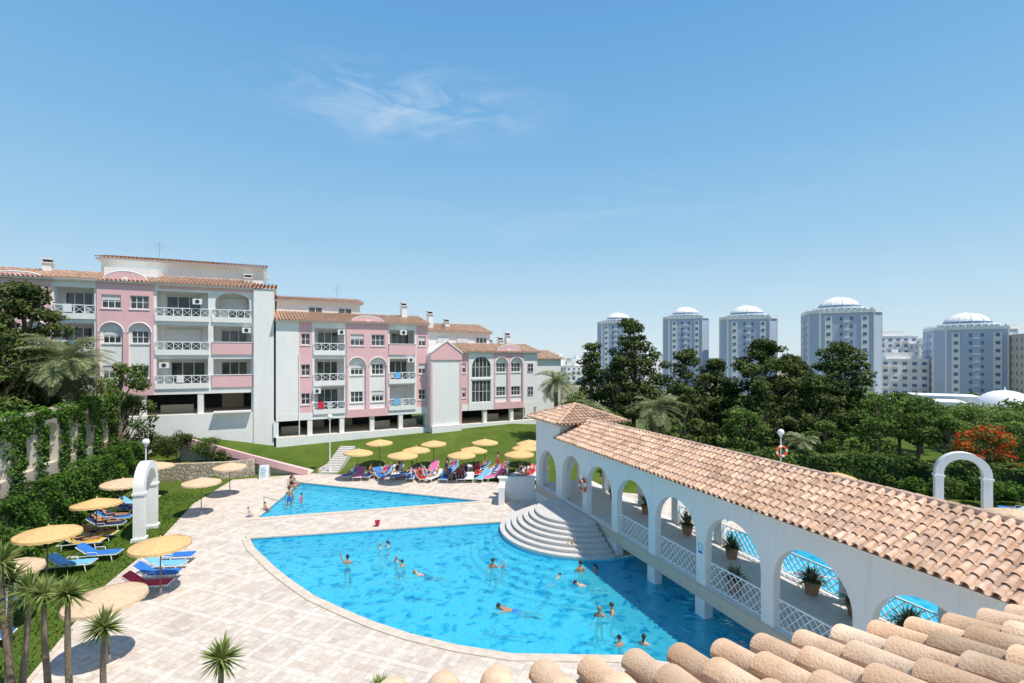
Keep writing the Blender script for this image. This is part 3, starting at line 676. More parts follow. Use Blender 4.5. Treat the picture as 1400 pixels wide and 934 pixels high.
for x,y,h in ((-5.6,3,18.0),(9.7,3.2,17.7)):
    b.box(x-.3,x+.3,y-.3,y+.3,16.2,h,0); b.box(x-.4,x+.4,y-.4,y+.4,h,h+.08,0); b.box(x-.25,x+.25,y-.25,y+.25,h+.08,h+.3,5); b.box(x-.4,x+.4,y-.4,y+.4,h+.3,h+.4,0)
for x,z in ((5.9,14.9),(3.4,9.2),(9.8,12.4)): b.box(x-.35,x+.35,-.32,-.02,z-.25,z+.25,3); b.cyl((x,-.34,z),(x,-.321,z),.18,.18,10,5)
b.obj('walls_windows_balconies',BMAT,B1)
tiles('front_roof',(-24.5,-.45,16.4),(1,0,0),(0,4.4,1.15),34.6,4.55,M['tile'],.3,.45,4,parent=B1,seed=5,pan=False)
tiles('side_roof',(10.1,-.45,16.36),(1,0,0),(0,4.4,.9),2.3,4.5,M['tile'],.3,.45,4,parent=B1,seed=6,pan=False)
tiles('penthouse_roof',(-2.6,3.5,18.92),(1,0,0),(0,4.2,.8),14,4.3,M['tile'],.3,.45,4,parent=B1,seed=7,pan=False)
b=MB(); b.cyl((1.8,6,19),(1.8,6,21.2),.025,.02,6)
for k in range(5): b.cyl((1.3,6,20.4+k*.15),(2.3,6,20.4+k*.15),.012,.012,4)
b.obj('roof_antenna',[M['metal']],B1)
B2=empty('terraced_apartment_building',(-22.3,47,0),math.atan2(14,25.4)); b=MB(); fl=[4.5,7.3,10.3]; f2=[4.5,7.3]
b.box(0,15,1.6,12,3.8,13.2,0); b.box(15,29,1.6,12,3.8,10.3,0); b.box(14,24.2,3.4,11,10.3,12.7,0)
b.box(0,2,0,1.6,3.8,13.3,0)
narrow(b,2,3.2,fl,3.8,13.3,.02); loggia(b,3.2,6.4,fl,3.8,13.3,0,['x']); pinkpair(b,6.4,10.6,fl,3.8,13.3,-.15,.7); loggia(b,10.6,13.7,fl,3.8,13.3,0,['x','x','pink']); narrow(b,13.7,15,fl,3.8,13.3,.02)
b.box(-.1,15.1,-.35,1.6,13.3,13.4,0)
b.box(15,18.4,-1.1,1.6,1.5,10.25,0); b.panel([[(14.9,9.6),(18.5,9.6),(18.5,10.25),(16.7,11.5),(14.9,10.25)]],-1.22,-1.102,1)
b.panel([[(14.8,10.25),(16.7,11.6),(18.6,10.25),(18.6,10.4),(16.7,11.75),(14.8,10.4)]],-1.3,-.9,0); b.panel([[(15,10.25),(18.4,10.25),(16.7,11.5)]],-1.1,1.6,0)
b.box(14.9,15.12,-1.16,-1.102,2,9.6,1); b.box(18.28,18.5,-1.16,-1.102,2,9.6,1)
narrow(b,18.4,19.8,f2,3.8,10.35,.02)
b.panel([rect(19.8,23,3.8,10.35),arch(20.2,22.6,7.6,8.75,12),rect(20.2,22.6,4.7,7.2)],-.1,.15,0)
win(b,21.4,8.75,2.4,2.4,.05,5); win(b,21.4,5.95,2.4,2.5,.05,5); b.box(20.1,22.7,-.16,-.101,7.3,7.5,0)
pinkpair(b,23,27,[4.5,7.3],3.8,10.35,-.15,.9,False); b.box(27,29,0,1.6,3.8,10.35,0); win(b,28,8.6,.8,1.1,-.04,2); win(b,28,5.8,.8,1.1,-.04,2)
b.box(18.4,29.2,-.35,1.6,10.35,10.45,0)
for x in (15.5,18,20.5,23): win(b,x,11.6,1.5,1.3,3.35,3,R.choice([0,.5]))
b.box(13.8,24.4,3.1,11.2,12.7,12.82,0)
b.box(29,34.5,3,12,1.5,9.6,0)
pilotis(b,0,15,2.3,3.8,4.48,3.0,.2); pilotis(b,18.4,29,2.3,3.8,4.48,3.0,.2); b.box(15,18.4,-1.35,-1.11,.2,2.5,0)
b.box(.3,8.6,4,10,13.3,15.6,0); b.box(0,8.9,3.7,10.3,15.6,15.72,0); win(b,4,14.6,1.4,1.1,3.95,2); win(b,7,14.6,1.4,1.1,3.95,2)
for x,y,z,h in ((13.2,3,13.3,15.6),(17,5,12.7,15.0),(19.5,6,12.7,14.2),(27,4,10.4,12.6),(26,4,10.4,12.0),(24.5,4,10.4,11.7)):
    b.box(x-.3,x+.3,y-.3,y+.3,z,h,0); b.box(x-.42,x+.42,y-.42,y+.42,h,h+.08,0); b.box(x-.22,x+.22,y-.22,y+.22,h+.08,h+.3,5); b.box(x-.4,x+.4,y-.4,y+.4,h+.3,h+.4,0)
for x,z in ((5.9,12.4),(13.0,9.6),(3.6,6.6),(12.2,12.5)): b.box(x-.35,x+.35,-.32,-.02,z-.25,z+.25,3); b.cyl((x,-.34,z),(x,-.321,z),.18,.18,10,5)
for x in (2.02,15-.06,27.02): b.cyl((x,-.06,2.4),(x,-.06,10.2),.05,.05,6,0)
b.obj('walls_windows_balconies',BMAT,B2)
tiles('front_roof',(-.2,-.45,13.42),(1,0,0),(0,4.4,1.15),15.4,4.55,M['tile'],.3,.45,4,parent=B2,seed=8,pan=False)
tiles('lower_roof',(18.3,-.45,10.48),(1,0,0),(0,3.9,1.0),11,4.0,M['tile'],.3,.45,4,parent=B2,seed=9,pan=False)
tiles('upper_roof',(13.7,3.0,12.84),(1,0,0),(0,4.4,1.2),10.8,4.6,M['tile'],.3,.45,4,parent=B2,seed=10,pan=False)
tiles('wing_roof',(28.9,2.6,9.65),(1,0,0),(0,4.4,1.1),6,4.5,M['tile'],.3,.45,4,parent=B2,seed=11,pan=False)
tiles('penthouse_roof',(-.1,3.6,15.74),(1,0,0),(0,3.2,.7),9.1,3.3,M['tile'],.3,.45,4,parent=B2,seed=12,pan=False)
b=MB(); b.cyl((6.5,6,15.7),(6.5,6,18),.025,.02,6)
for k in range(5): b.cyl((6.0,6,17.2+k*.15),(7.0,6,17.2+k*.15),.012,.012,4)
b.obj('roof_antenna',[M['metal']],B2)

# ---------------------------------------------------------------- slope structures at left-centre
b=MB()
pts=[(-28.5,39.6),(-26,39.9),(-23.6,40.4),(-21.5,41.6)]
band(b,pts,[(p[0]+.1,p[1]+.55) for p in pts],-.1,1.35,0,False); b.obj('stone_retaining_wall',[M['rubble']])
b=MB(); x0,y0,z0=-28.2,41.9,3.3; x1,y1,z1=-17.2,41.7,.45
v=[(x0,y0,z0-.7),(x1,y1,z1-.5),(x1,y1,z1),(x0,y0,z0)]; v2=[(a,c+.28,d) for a,c,d in v]
b.add(v+v2,[(0,1,2,3),(4,7,6,5),(3,2,6,7),(0,4,5,1),(0,3,7,4),(1,5,6,2)],0); b.obj('pink_ramp_wall',[M['pink']])
b=MB(); v=[(x0,y0+.3,0),(x1,y1+.3,0),(x1,y1+.3,.05),(x0,y0+.3,2.75)]; v2=[(a,c+1.4,d) for a,c,d in v]; b.add(v+v2,[(0,1,2,3),(4,7,6,5),(3,2,6,7),(0,4,5,1),(0,3,7,4),(1,5,6,2)],0); b.obj('ramp_path',[M['step']])
b=MB()
for i in range(12): b.box(-16.3,-14.9,42.3+i*.42,42.3+(i+1)*.42+(.02),-.2,.12*(i+1),0)
b.box(-16.5,-16.32,42.3,47.2,-.2,.4,0); b.obj('garden_steps',[M['step']])
b=MB()
for s in (-1,1): b.add([(-.35,s*.28,0),(.35,s*.28,0),(.35,s*.02,1.1),(-.35,s*.02,1.1),(-.35,s*.31,0),(.35,s*.31,0),(.35,s*.05,1.1),(-.35,s*.05,1.1)],[(0,1,2,3),(4,7,6,5),(0,4,5,1),(3,2,6,7),(0,3,7,4),(1,5,6,2)],0); 
for k in range(4): b.box(-.25,.25-.1*(k%2),-.3+.055*k-.03,-.29+.055*k-.03,.25+.2*k,.31+.2*k,1)
b.obj('sandwich_board_sign',[M['frame'],M['lblue']],None,(-20.2,40.6,.02),.15)

# ---------------------------------------------------------------- left hedge and vine wall
HP0=(-14.7-.385*12,12);HP1=(-14.7-.385*40,40)
hedge('clipped_hedge',(HP0[0]+.1,HP0[1]),(HP1[0]+.1,HP1[1]),1.0,3.35,dens=180,size=.09,seed=2,bumpy=.22)
L=math.hypot(HP1[0]-HP0[0],28); VA=math.atan2(28,HP1[0]-HP0[0])
VE=empty('vine_covered_arch_wall',(HP0[0]-1.2,HP0[1]-.4,0),VA); b=MB()
nb=12;w=L/nb; holes=[arch(k*w+.35,(k+1)*w-.35,3.7,5.5-.0,10,.7) for k in range(nb)]
b.panel([rect(0,L,0,6.75)]+holes,-.2,.2,0); b.box(-.1,L+.1,-.3,.3,6.75,6.9,0); b.obj('wall',[M['beige']],VE)
rg=np.random.default_rng(5); cl=[]
for k in range(nb+1):
    for z in np.arange(3.3,6.9,.35):
        if R.random()<.95: cl.append(((k*w+R.uniform(-.25,.25),R.uniform(-.4,-.2),float(z)),(R.uniform(.4,.65),.3,.42)))
for x in np.arange(0,L,.4):
    if R.random()<.95: cl.append(((float(x),-.15,6.75+R.uniform(-.3,.15)),(.5,.45,R.uniform(.3,.6))))
    if R.random()<.25: cl.append(((float(x),-.3,6.2),(.25,.2,.7)))
V,F,T=clumpcloud(cl,50,.09,rg,.6); T=np.clip(T+.08,0,1); quadobj('vines',V,F,[M['leaf_h']],T,False,VE)

# ---------------------------------------------------------------- arch gates, lamps, umbrellas, lifebuoys
def gate(name,x,y,rz):
    b=MB(); W=1.35; b.panel([[(-W,0),(-W+.42,0),(-W+.42,2.75)]+[((W-.42)*math.cos(t),2.75+(W-.42)*math.sin(t)) for t in np.linspace(math.pi,0,20)]+[(W-.42,0),(W,0),(W,2.75)]+[(W*math.cos(t),2.75+W*math.sin(t)) for t in np.linspace(0,math.pi,24)]+[(-W,2.75)]],-.25,.25,0)
    for s in (-1,1): b.box(s*(W-.21)-.3,s*(W-.21)+.3,-.33,.33,-.05,.18,0); b.box(s*(W-.21)-.27,s*(W-.21)+.27,-.3,.3,2.5,2.62,0)
    b.obj(name,[M['white']],None,(x,y,0),rz)
gate('garden_arch',-20.6,28.0,math.atan2(2.5,-1)); gate('garden_arch',27.7,30.6,math.atan2(-1.2,2.3))
def lamp(x,y,h,z=0,life=False):
    e=empty('globe_street_lamp',(x,y,z)); b=MB(); b.cyl((0,0,-.1),(0,0,.25),.11,.09,12); b.cyl((0,0,.25),(0,0,h-.3),.055,.04,10); b.lathe([(.04,h-.32),(.12,h-.28),(.12,h-.24),(.03,h-.22)],n=12); b.obj('pole',[M['frame']],e,smooth=True)
    b=MB(); b.sphere((0,0,h),.23,0,16,10); b.obj('globe',[M['globe']],e,smooth=True)
    if life: ring(e,(0,-.12,h-1.3))
def ring(parent,loc,rz=0,r=.34,rm=.085,name='lifebuoy'):
    b=MB(); n=24;k=8; v=[];f=[];ms=[]
    for i in range(n):
        t=2*math.pi*i/n
        for j in range(k):
            p=2*math.pi*j/k; q=r+rm*math.cos(p); v.append((q*math.cos(t),rm*.8*math.sin(p),q*math.sin(t)))
    for i in range(n):
        for j in range(k): f.append((i*k+j,i*k+(j+1)%k,((i+1)%n)*k+(j+1)%k,((i+1)%n)*k+j)); ms.append(1 if i%6<2 else 0)
    b.v=v;b.f=f;b.m=ms; return b.obj(name,[M['orange'],M['wht']],parent,loc,rz,smooth=True)
lamp(-24.3,33.0,4.3); lamp(-15.6,42.6,4.6,0.2); lamp(18.7,34.6,4.7,0,True); lamp(-15.2,15.0,3.2)
ring(AE,(6.93,-.14,2.75)); 
b=MB(); b.box(-.17,.17,-.02,0,-.25,.25,0); b.box(-.12,.12,-.024,-.02,-.05,.18,1); b.box(-.12,.12,-.024,-.02,-.2,-.1,2); b.cyl((0,-.026,.07),(0,-.021,.07),.08,.08,14,0); b.obj('pool_notice_sign',[M['frame'],M['lblue'],M['blue']],AE,(16.2,-.002,2.55))
def umbmesh(mt):
    b=MB(); n=24; rr=1.15
    prof=[(rr*k/6,2.52-.30*(k/6)**1.25) for k in range(7)]
    v=[];f=[]
    for j,(r,z) in enumerate(prof):
        for i in range(n):
            t=2*math.pi*i/n; sag=(-.03 if i%3 else .0)*(j/6); v.append((r*math.cos(t),r*math.sin(t),z+sag))
    for j in range(6):
        for i in range(n): f.append((j*n+i,j*n+(i+1)%n,(j+1)*n+(i+1)%n,(j+1)*n+i))
    b.add(v,f,0)
    v=[];f=[]
    for i in range(n*2):
        t=math.pi*i/n
        v+=[(rr*math.cos(t),rr*math.sin(t),2.215),((rr+.02)*math.cos(t),(rr+.02)*math.sin(t),2.13-(.04 if i%2 else 0))]
    for i in range(n*2): j=(i+1)%(n*2); f.append((2*i,2*j,2*j+1,2*i+1))
    b.add(v,f,0)
    for i in range(8):
        t=2*math.pi*i/8; b.tube([(0,0,2.49),(.6*math.cos(t),.6*math.sin(t),2.36),(1.12*math.cos(t),1.12*math.sin(t),2.19)],[.012]*3,4,1); b.cyl((0,0,2.0),(.6*math.cos(t),.6*math.sin(t),2.36),.009,.009,4,1)
    b.cyl((0,0,0),(0,0,2.55),.028,.024,10,1); b.cyl((0,0,2.5),(0,0,2.62),.05,.02,8,0); b.lathe([(0,.0),(.27,.0),(.27,.06),(.08,.1),(.04,.16),(.035,.3)],n=16,m=2)
    return b.mesh('beach_umbrella',[mt,M['wood'],M['stonecap']])
U1=umbmesh(M['canvas']);U2=umbmesh(M['canvas2'])
ul=[(-12.5,40.2),(-11.7,44.1),(-8.6,38.9),(-8.0,41.5),(-6.9,44.1),(-4.0,39.6),(-3.3,41.7),(-2.4,44.2),(.6,39.4),(1.2,42.2),(1.6,44.7),(-24,30.6),(-22.1,26.4),(-20.4,21.8),(-14.7,20.8),(-19.5,31.2),(-20.2,35.6),(-25.3,35.4),(-13.1,16.2),(-18.5,18.1),(21.2,32.5),(16.4,36.6),(24.7,24.5)]
for i,(x,y) in enumerate(ul):
    o=link('beach_umbrella',U2 if i in (11,15,16,17,18,19,21,22) else U1,None,(x,y,ground_h(x,y)),0,R.uniform(.94,1.02)); o.rotation_euler=(R.uniform(-.05,.05),R.uniform(-.05,.05),R.random()*3)

# ---------------------------------------------------------------- sun loungers
def loungermesh(back):
    b=MB(); W=.33
    for s in (-1,1):
        b.cyl((s*W,-.2,.32),(s*W,.95,.32),.022,.022,8,0); b.cyl((s*W,-.2,.32),(s*W,-.2-.75*math.cos(back),.32+.75*math.sin(back)),.022,.022,8,0)
        for y in (-.75,.75): b.cyl((s*W,y,.0),(s*W,y*.92,.32),.02,.024,8,0)
        b.cyl((s*W,-.95,.30),(s*W,-.2,.32),.02,.02,8,0); b.tube([(s*W,-.35,.33),(s*(W+.05),-.3,.5),(s*(W+.05),.1,.5),(s*W,.15,.33)],[.016]*4,6,0)
    b.cyl((-W,.93,.32),(W,.93,.32),.02,.02,8,0); b.cyl((-W,-.93,.30),(W,-.93,.30),.02,.02,8,0)
    for k in range(9): y=-.1+k*.115; b.box(-W,W,y,y+.085,.315,.335,0)
    n=12
    def cush(p0,p1,th=.05):
        d=(Vector(p1)-Vector(p0)); L=d.length; d.normalize(); nn=Vector((0,-d.z,d.y)); v=[];f=[]
        for i in range(n+1):
            for j,xx in enumerate((-.30,-.27,0,.27,.30)):
                p=Vector(p0)+d*L*i/n; t=th*(.35 if j in (0,4) else 1)*(.55 if i in (0,n) else 1)*(.85 if i%3==0 else 1); v.append((xx,p.y+nn.y*t,p.z+nn.z*t))
        for i in range(n):
            for j in range(4): f.append((i*5+j,i*5+j+1,i*5+j+6,i*5+j+5))
        b.add(v,f,1)
    cush((0,-.2,.34),(0,.93,.34)); cush((0,-.2-.76*math.cos(back),.34+.76*math.sin(back)),(0,-.2,.34))
    return b.mesh('sun_lounger',[M['plastic'],M['blue']],smooth=True)
LM=[loungermesh(rad(38)),loungermesh(rad(8))]
def lounger(x,y,rz,c='blue',k=0,z=None):
    o=link('sun_lounger',LM[k],None,(x,y,(ground_h(x,y)+.01) if z is None else z),rz)
    o.material_slots[1].link='OBJECT'; o.material_slots[1].material=M[c]; return o

# ---------------------------------------------------------------- people
def person_mesh(name,P,female=False):
    pts=[];rs=[];ed=[];lab=[];roots=[]
    def add(p,r,par=None,l='skin'):
        pts.append(Vector(p)); rs.append(r if isinstance(r,tuple) else (r,r)); i=len(pts)-1
        if par is None: roots.append(i)
        else: ed.append((par,i)); lab.append(l)
        return i
    nz=lambda v:Vector(v).normalized()
    T=nz(P['T']); S=nz(P.get('S',(1,0,0))); Hd=nz(P.get('H',P['T'])); top='suit' if female else 'skin'
    pel=add((0,0,0),(.125,.10)); wa=add(T*.16,(.11,.085) if not female else (.095,.08),pel,'suit'); ch=add(T*.32,(.135,.10) if not female else (.12,.10),wa,top); uc=add(T*.43,(.11,.08),ch,top)
    nk=add(T*.51,.052,uc); hb=T*.51
    h0=add(hb+Hd*.07,(.062,.06),nk); h1=add(hb+Hd*.14,(.078,.088),h0); h2=add(hb+Hd*.21,(.076,.09),h1); h3=add(hb+Hd*.26,(.045,.055),h2)
    for s,k in ((-1,'L'),(1,'R')):
        ua,fa=nz(P['ua'+k]),nz(P['fa'+k]); sh=add(T*.42+S*s*.165,(.055,.055),uc,'skin')
        m=add(pts[sh]+ua*.15,.045,sh); el=add(pts[sh]+ua*.29,.038,m); fm=add(pts[el]+fa*.08,.038,el); wr=add(pts[el]+fa*.25,(.024,.024),fm); pm=add(pts[wr]+fa*.085,(.034,.020),wr)
        pd=nz(P.get('pn'+k,S*s)); side=fa.cross(pd); side=nz(side) if side.length>.1 else nz(fa.orthogonal()); curl=nz(-pd)
        for q,(o,ln) in enumerate(((-.027,.062),(-.009,.078),(.010,.084),(.028,.074))):
            a=add(pts[wr]+fa*.07+side*o,.010,None); c=add(pts[a]+fa*(.03+ln*.5)+side*o*.3,.0088,a); add(pts[c]+(fa*.85+curl*.5).normalized()*ln*.5,.0072,c)
        a=add(pts[wr]+fa*.035-side*.02,.012,None); c=add(pts[a]-side*.038+fa*.03,.010,a); add(pts[c]+(fa*.9-side*.35).normalized()*.035,.008,c)
        th,shn=nz(P['th'+k]),nz(P['sh'+k]); hp=add(T*-.03+S*s*.085,(.088,.088),pel,'suit')
        mt=add(pts[hp]+th*(.12 if female else .2),.078,hp,'suit'); kn=add(pts[hp]+th*.43,.052,mt); cf=add(pts[kn]+shn*.13,.052,kn); an=add(pts[kn]+shn*.41,.034,cf)
        fd=nz(P.get('ft'+k,(0,1,0))); add(pts[an]-fd*.04+shn*.035,.03,an); bl=add(pts[an]+fd*.12+shn*.045,(.036,.022),an); add(pts[bl]+fd*.07,(.03,.015),bl)
    me=bpy.data.meshes.new('tmp'); me.from_pydata(pts,ed,[]); ob=bpy.data.objects.new('tmp',me); COL.objects.link(ob)
    ob.modifiers.new('s','SKIN'); 
    for i,d in enumerate(me.skin_vertices[0].data): d.radius=rs[i]; d.use_root=(i in roots)
    ss=ob.modifiers.new('ss','SUBSURF'); ss.levels=1
    dg=bpy.context.evaluated_depsgraph_get(); dg.update(); m2=bpy.data.meshes.new_from_object(ob.evaluated_get(dg)); bpy.data.objects.remove(ob)
    E=[(pts[a],pts[c],l) for (a,c),l in zip(ed,lab)]
    b=MB(); b.v=[tuple(v.co) for v in m2.vertices]; b.f=[tuple(p.vertices) for p in m2.polygons]
    for p in m2.polygons:
        c=p.center; best=1e9;bl='skin'
        for A,B,l in E:
            d=B-A; t=max(0,min(1,(c-A).dot(d)/d.length_squared)); q=(A+d*t-c).length
            if q<best: best=q;bl=l
        b.m.append(1 if bl=='suit' else 0)
    Fd=nz(P.get('F',(0,1,0))); Fd=(Fd-Hd*Fd.dot(Hd)).normalized(); Sd=Fd.cross(Hd).normalized(); hc=hb+Hd*.165
    for s in (-1,1):
        b.sphere(tuple(hc+Fd*.082+Sd*s*.03+Hd*.012),.011,3,6,4); b.sphere(tuple(hc+Sd*s*.08-Hd*.01),.02,0,6,4,(.5,.7,1.2)); b.sphere(tuple(hc+Fd*.086+Sd*s*.03+Hd*.030),.010,2,6,4,(1.4,.5,.4))
    b.cyl(hc+Fd*.08+Hd*.015,hc+Fd*.108-Hd*.018,.007,.013,6,0); b.sphere(tuple(hc+Fd*.083-Hd*.045),.016,4,8,4,(1.2,.4,.45))
    v=[];f=[];seg=14;rings=8
    for j in range(rings+1):
        ph=math.pi*.62*j/rings
        for i in range(seg):
            t=2*math.pi*i/seg; back=(1-math.cos(t))/2; pp=ph*(.62+.38*back if not female else .64+.5*back)
            d=Hd*math.cos(pp)+(Fd*math.cos(t)+Sd*math.sin(t))*math.sin(pp); v.append(hc+Hd*.025+Hd*(d.dot(Hd))*.108+Fd*d.dot(Fd)*.103+Sd*d.dot(Sd)*.092)
    for j in range(rings):
        for i in range(seg): f.append((j*seg+i,j*seg+(i+1)%seg,(j+1)*seg+(i+1)%seg,(j+1)*seg+i))
    b.add(v,f,2)
    if female: b.tube([hc-Fd*.085,hc-Fd*.12-Hd*.09,hc-Fd*.10-Hd*.2],[.05,.045,.015],8,2)
    return b.mesh(name,[M['skin1'],M['navy'],M['hair1'],M['black'],M['magenta']],smooth=True)
PZ={}
def pose(n,fem=False,**k): PZ[n]=person_mesh('person_'+n,k,fem)
dn=(0,0,-1)
pose('stand',T=(0,0,1),uaL=(-.3,0,-1),faL=(-.1,.25,-1),uaR=(.3,0,-1),faR=(.1,.35,-1),thL=(-.05,0,-1),shL=dn,thR=(.08,.1,-1),shR=(0,-.1,-1))
pose('standf',True,T=(0,.03,1),uaL=(-.35,.1,-1),faL=(.1,.6,-.6),uaR=(.3,0,-1),faR=(.1,.35,-1),thL=(-.05,.05,-1),shL=(0,-.05,-1),thR=(.08,.1,-1),shR=(0,-.1,-1))
pose('wave',T=(0,.05,1),uaL=(-.5,.1,.9),faL=(-.15,0,1),uaR=(.5,.3,-.9),faR=(.3,.8,-.3),thL=(-.1,.1,-1),shL=(0,-.1,-1),thR=(.1,.0,-1),shR=dn)
pose('reach',True,T=(0,.1,1),uaL=(-.4,.1,1),faL=(.1,0,1),uaR=(.4,.1,1),faR=(-.1,.1,1),thL=(-.1,.15,-1),shL=(0,-.1,-1),thR=(.1,-.05,-1),shR=dn)
pose('wade',T=(0,.15,1),uaL=(-.5,.4,-.8),faL=(-.1,.9,-.3),uaR=(.4,.3,-.9),faR=(.1,.9,-.35),thL=(-.1,.5,-1),shL=(0,-.8,-.8),thR=(.1,.3,-1),shR=(0,-.8,-.8))
pose('float',T=(0,.2,1),uaL=(-.6,.5,-.75),faL=(.1,.9,-.25),uaR=(.5,.3,-.9),faR=(.5,.8,-.2),thL=(-.15,.8,-.7),shL=(0,-.5,-.8),thR=(.15,.6,-.8),shR=(0,-.8,-.5))
pose('floatf',True,T=(0,.1,1),uaL=(-.4,.2,-.9),faL=(-.5,.7,-.3),uaR=(.6,.5,-.7),faR=(-.3,.9,-.1),thL=(-.15,.6,-.8),shL=(0,-.5,-.8),thR=(.15,.4,-.8),shR=(0,-.7,-.5))
pose('swim',T=(0,1,.12),H=(0,.8,.6),F=(0,.7,-.2),uaL=(-.5,1,-.15),faL=(-.05,1,.0),uaR=(1,.1,-.2),faR=(.5,.8,-.3),thL=(-.08,-1,-.15),shL=(0,-1,.1),thR=(.1,-1,-.05),shR=(0,-1,.0),ftL=(0,-.9,-.3),ftR=(0,-.9,-.3),pnL=(0,0,1),pnR=(0,0,1))
pose('recline',T=(0,-.80,.62),F=(0,.7,.7),uaL=(-.35,.75,-.35),faL=(.1,1,-.02),uaR=(.45,.7,-.4),faR=(-.3,.9,.1),thL=(-.1,1,.35),shL=(0,.85,-.5),thR=(.1,1,.05),shR=(0,1,-.06),ftL=(0,.5,.5),ftR=(0,.2,1),pnL=(0,0,1),pnR=(0,0,1))
pose('reclinef',True,T=(0,-.80,.62),F=(0,.7,.7),uaL=(-.5,-.3,.7),faL=(.4,-.5,.5),uaR=(.45,.7,-.4),faR=(-.3,.9,.1),thL=(-.08,1,.05),shL=(0,1,-.05),thR=(.08,1,.05),shR=(.02,1,-.05),ftL=(0,.2,1),ftR=(0,.2,1),pnR=(0,0,1))
pose('sit',T=(0,-.08,1),uaL=(-.3,.3,-1),faL=(.2,.8,-.4),uaR=(.3,.3,-1),faR=(-.2,.8,-.4),thL=(-.15,1,.02),shL=(0,.1,-1),thR=(.15,1,.02),shR=(0,.05,-1))
pose('sitf',True,T=(0,.15,1),uaL=(-.2,.6,-1),faL=(.1,.9,-.3),uaR=(.3,.3,-1),faR=(-.2,.8,-.4),thL=(-.1,1,.05),shL=(0,.3,-1),thR=(.15,1,.02),shR=(0,.2,-1))
def person(p,x,y,z,rz,suit='navy',sk=1,hr=1,sc=1.0,name='person'):
    o=link(name,PZ[p],None,(x,y,z),rz,sc)
    for i,m in ((0,'skin%d'%sk),(1,suit),(2,'hair%d'%hr)): o.material_slots[i].link='OBJECT'; o.material_slots[i].material=M[m]
    return o
for a in [('wave',-8.0,24.2,-.42,.3,'navy',1,1,.95),('floatf',-6.55,26.4,-.42,2,'red',2,1,.8),('float',-7.0,26.1,-.42,-1,'blue',2,2,.75),('float',-5.2,23.9,-.42,1,'navy',1,1,.8),('floatf',-5.7,24.4,-.42,-.6,'red',2,2,.75),('swim',-3.9,22.9,-.18,1.3,'navy',2,2,.95),
 ('float',-.95,23.8,-.40,3.4,'black',1,1,1),('reach',-.45,23.7,-.42,-.6,'magenta',2,2,.6),('swim',1.9,22.4,-.18,-.6,'blue',2,1,.8),('stand',3.2,23.3,-.36,.2,'black',1,1,1.0),('floatf',3.95,23.3,-.38,1.5,'magenta',1,1,.8),
 ('swim',3.4,21.8,-.18,1.2,'navy',2,1,.95),('reach',3.05,25.2,-.0,.2,'magenta',2,2,.75),('swim',.15,19.7,-.15,1.35,'blue',1,1,1.05),('wade',3.4,19.35,-.42,2.9,'red',1,2,.95),('wade',4.0,19.5,-.42,1.4,'navy',1,1,.95),
 ('float',3.8,17.3,-.42,.4,'navy',1,1,.85),('floatf',4.6,17.4,-.42,-.4,'red',2,1,.85),('stand',8.6,25.0,-.5,1,'navy',1,1,1),('swim',13.2,21.0,-.18,1.9,'navy',1,1,1)]:
    person(*a,name='swimmer')
for a in [('stand',-15.0,33.5,.42,.2,'blue',1,1,1.0),('standf',-14.4,34.0,.17,1.2,'magenta',2,1,.62),('stand',-15.4,34.9,.12,-1,'yellow',2,2,.55),('sit',-15.9,32.1,.12,-1.2,'red',1,1,.62),('sit',-16.35,30.9,.14,-1.5,'lblue',2,1,.6),('sitf',-16.9,37.9,.13,-1.9,'black',1,1,1),('sit',-17.0,38.7,.13,-1.6,'navy',1,1,1)]:
    person(*a,name='bather')
b=MB(); b.lathe([(0,0),(.11,0),(.15,.28),(.16,.28),(.165,.26)],n=16,m=0); b.tube([(-.15,0,.27),(-.1,0,.4),(0,0,.44),(.1,0,.4),(.15,0,.27)],[.008]*5,5,1); b.obj('toy_bucket',[M['red'],M['wht']],None,(-7.9,29.2,.065),.4,smooth=True)
LL=[(-20.6,23.2,-1.3,'lblue',0),(-20.3,24.4,-1.35,'blue',0),(-22.4,25.9,-1.3,'yellow',0),(-22.6,27.0,-1.3,'yellow',0),(-23.4,28.6,-1.25,'navy',0),(-23.9,29.8,-1.25,'blue',0),(-24.4,31.6,-1.3,'blue',0),(-24.7,32.6,-1.3,'lblue',0),
 (-16.4,24.1,-1.45,'blue',0),(-16.2,23.1,-1.45,'lblue',0),(-15.8,22.1,-1.4,'blue',0),(-15.5,21.1,-1.4,'red',0),(-20.2,19.6,-1.2,'blue',1),(-20.6,20.7,-1.2,'navy',1),(-18.3,17.0,-1.2,'blue',1)]
for x,y,rz,c,k in LL: lounger(x,y,rz,c,k,.03 if x>-18 else None)
def on_lounger(x,y,rz,p,suit,sk,hr,k=0):
    d=(-math.sin(rz),math.cos(rz)); oy=-.08; person(p,x+d[0]*oy,y+d[1]*oy,ground_h(x,y)+.50,rz,suit,sk,hr,1,'sunbather')
for i,p,su,sk,hr in ((4,'recline','black',1,1),(5,'reclinef','navy',1,1),(3,'recline','black',1,1),(2,'reclinef','black',1,2),(6,'reclinef','blue',2,1)): x,y,rz,c,k=LL[i]; on_lounger(x,y,rz,p,su,sk,hr)
r3=random.Random(11); cols_=['blue','blue','lblue','navy','red','wht','magenta','blue','wht','blue']
rowspec=[(39.9,-13.2,2.2,.95),(41.3,-12.8,2.4,1.15),(43.0,-11.5,2.6,1.5)]
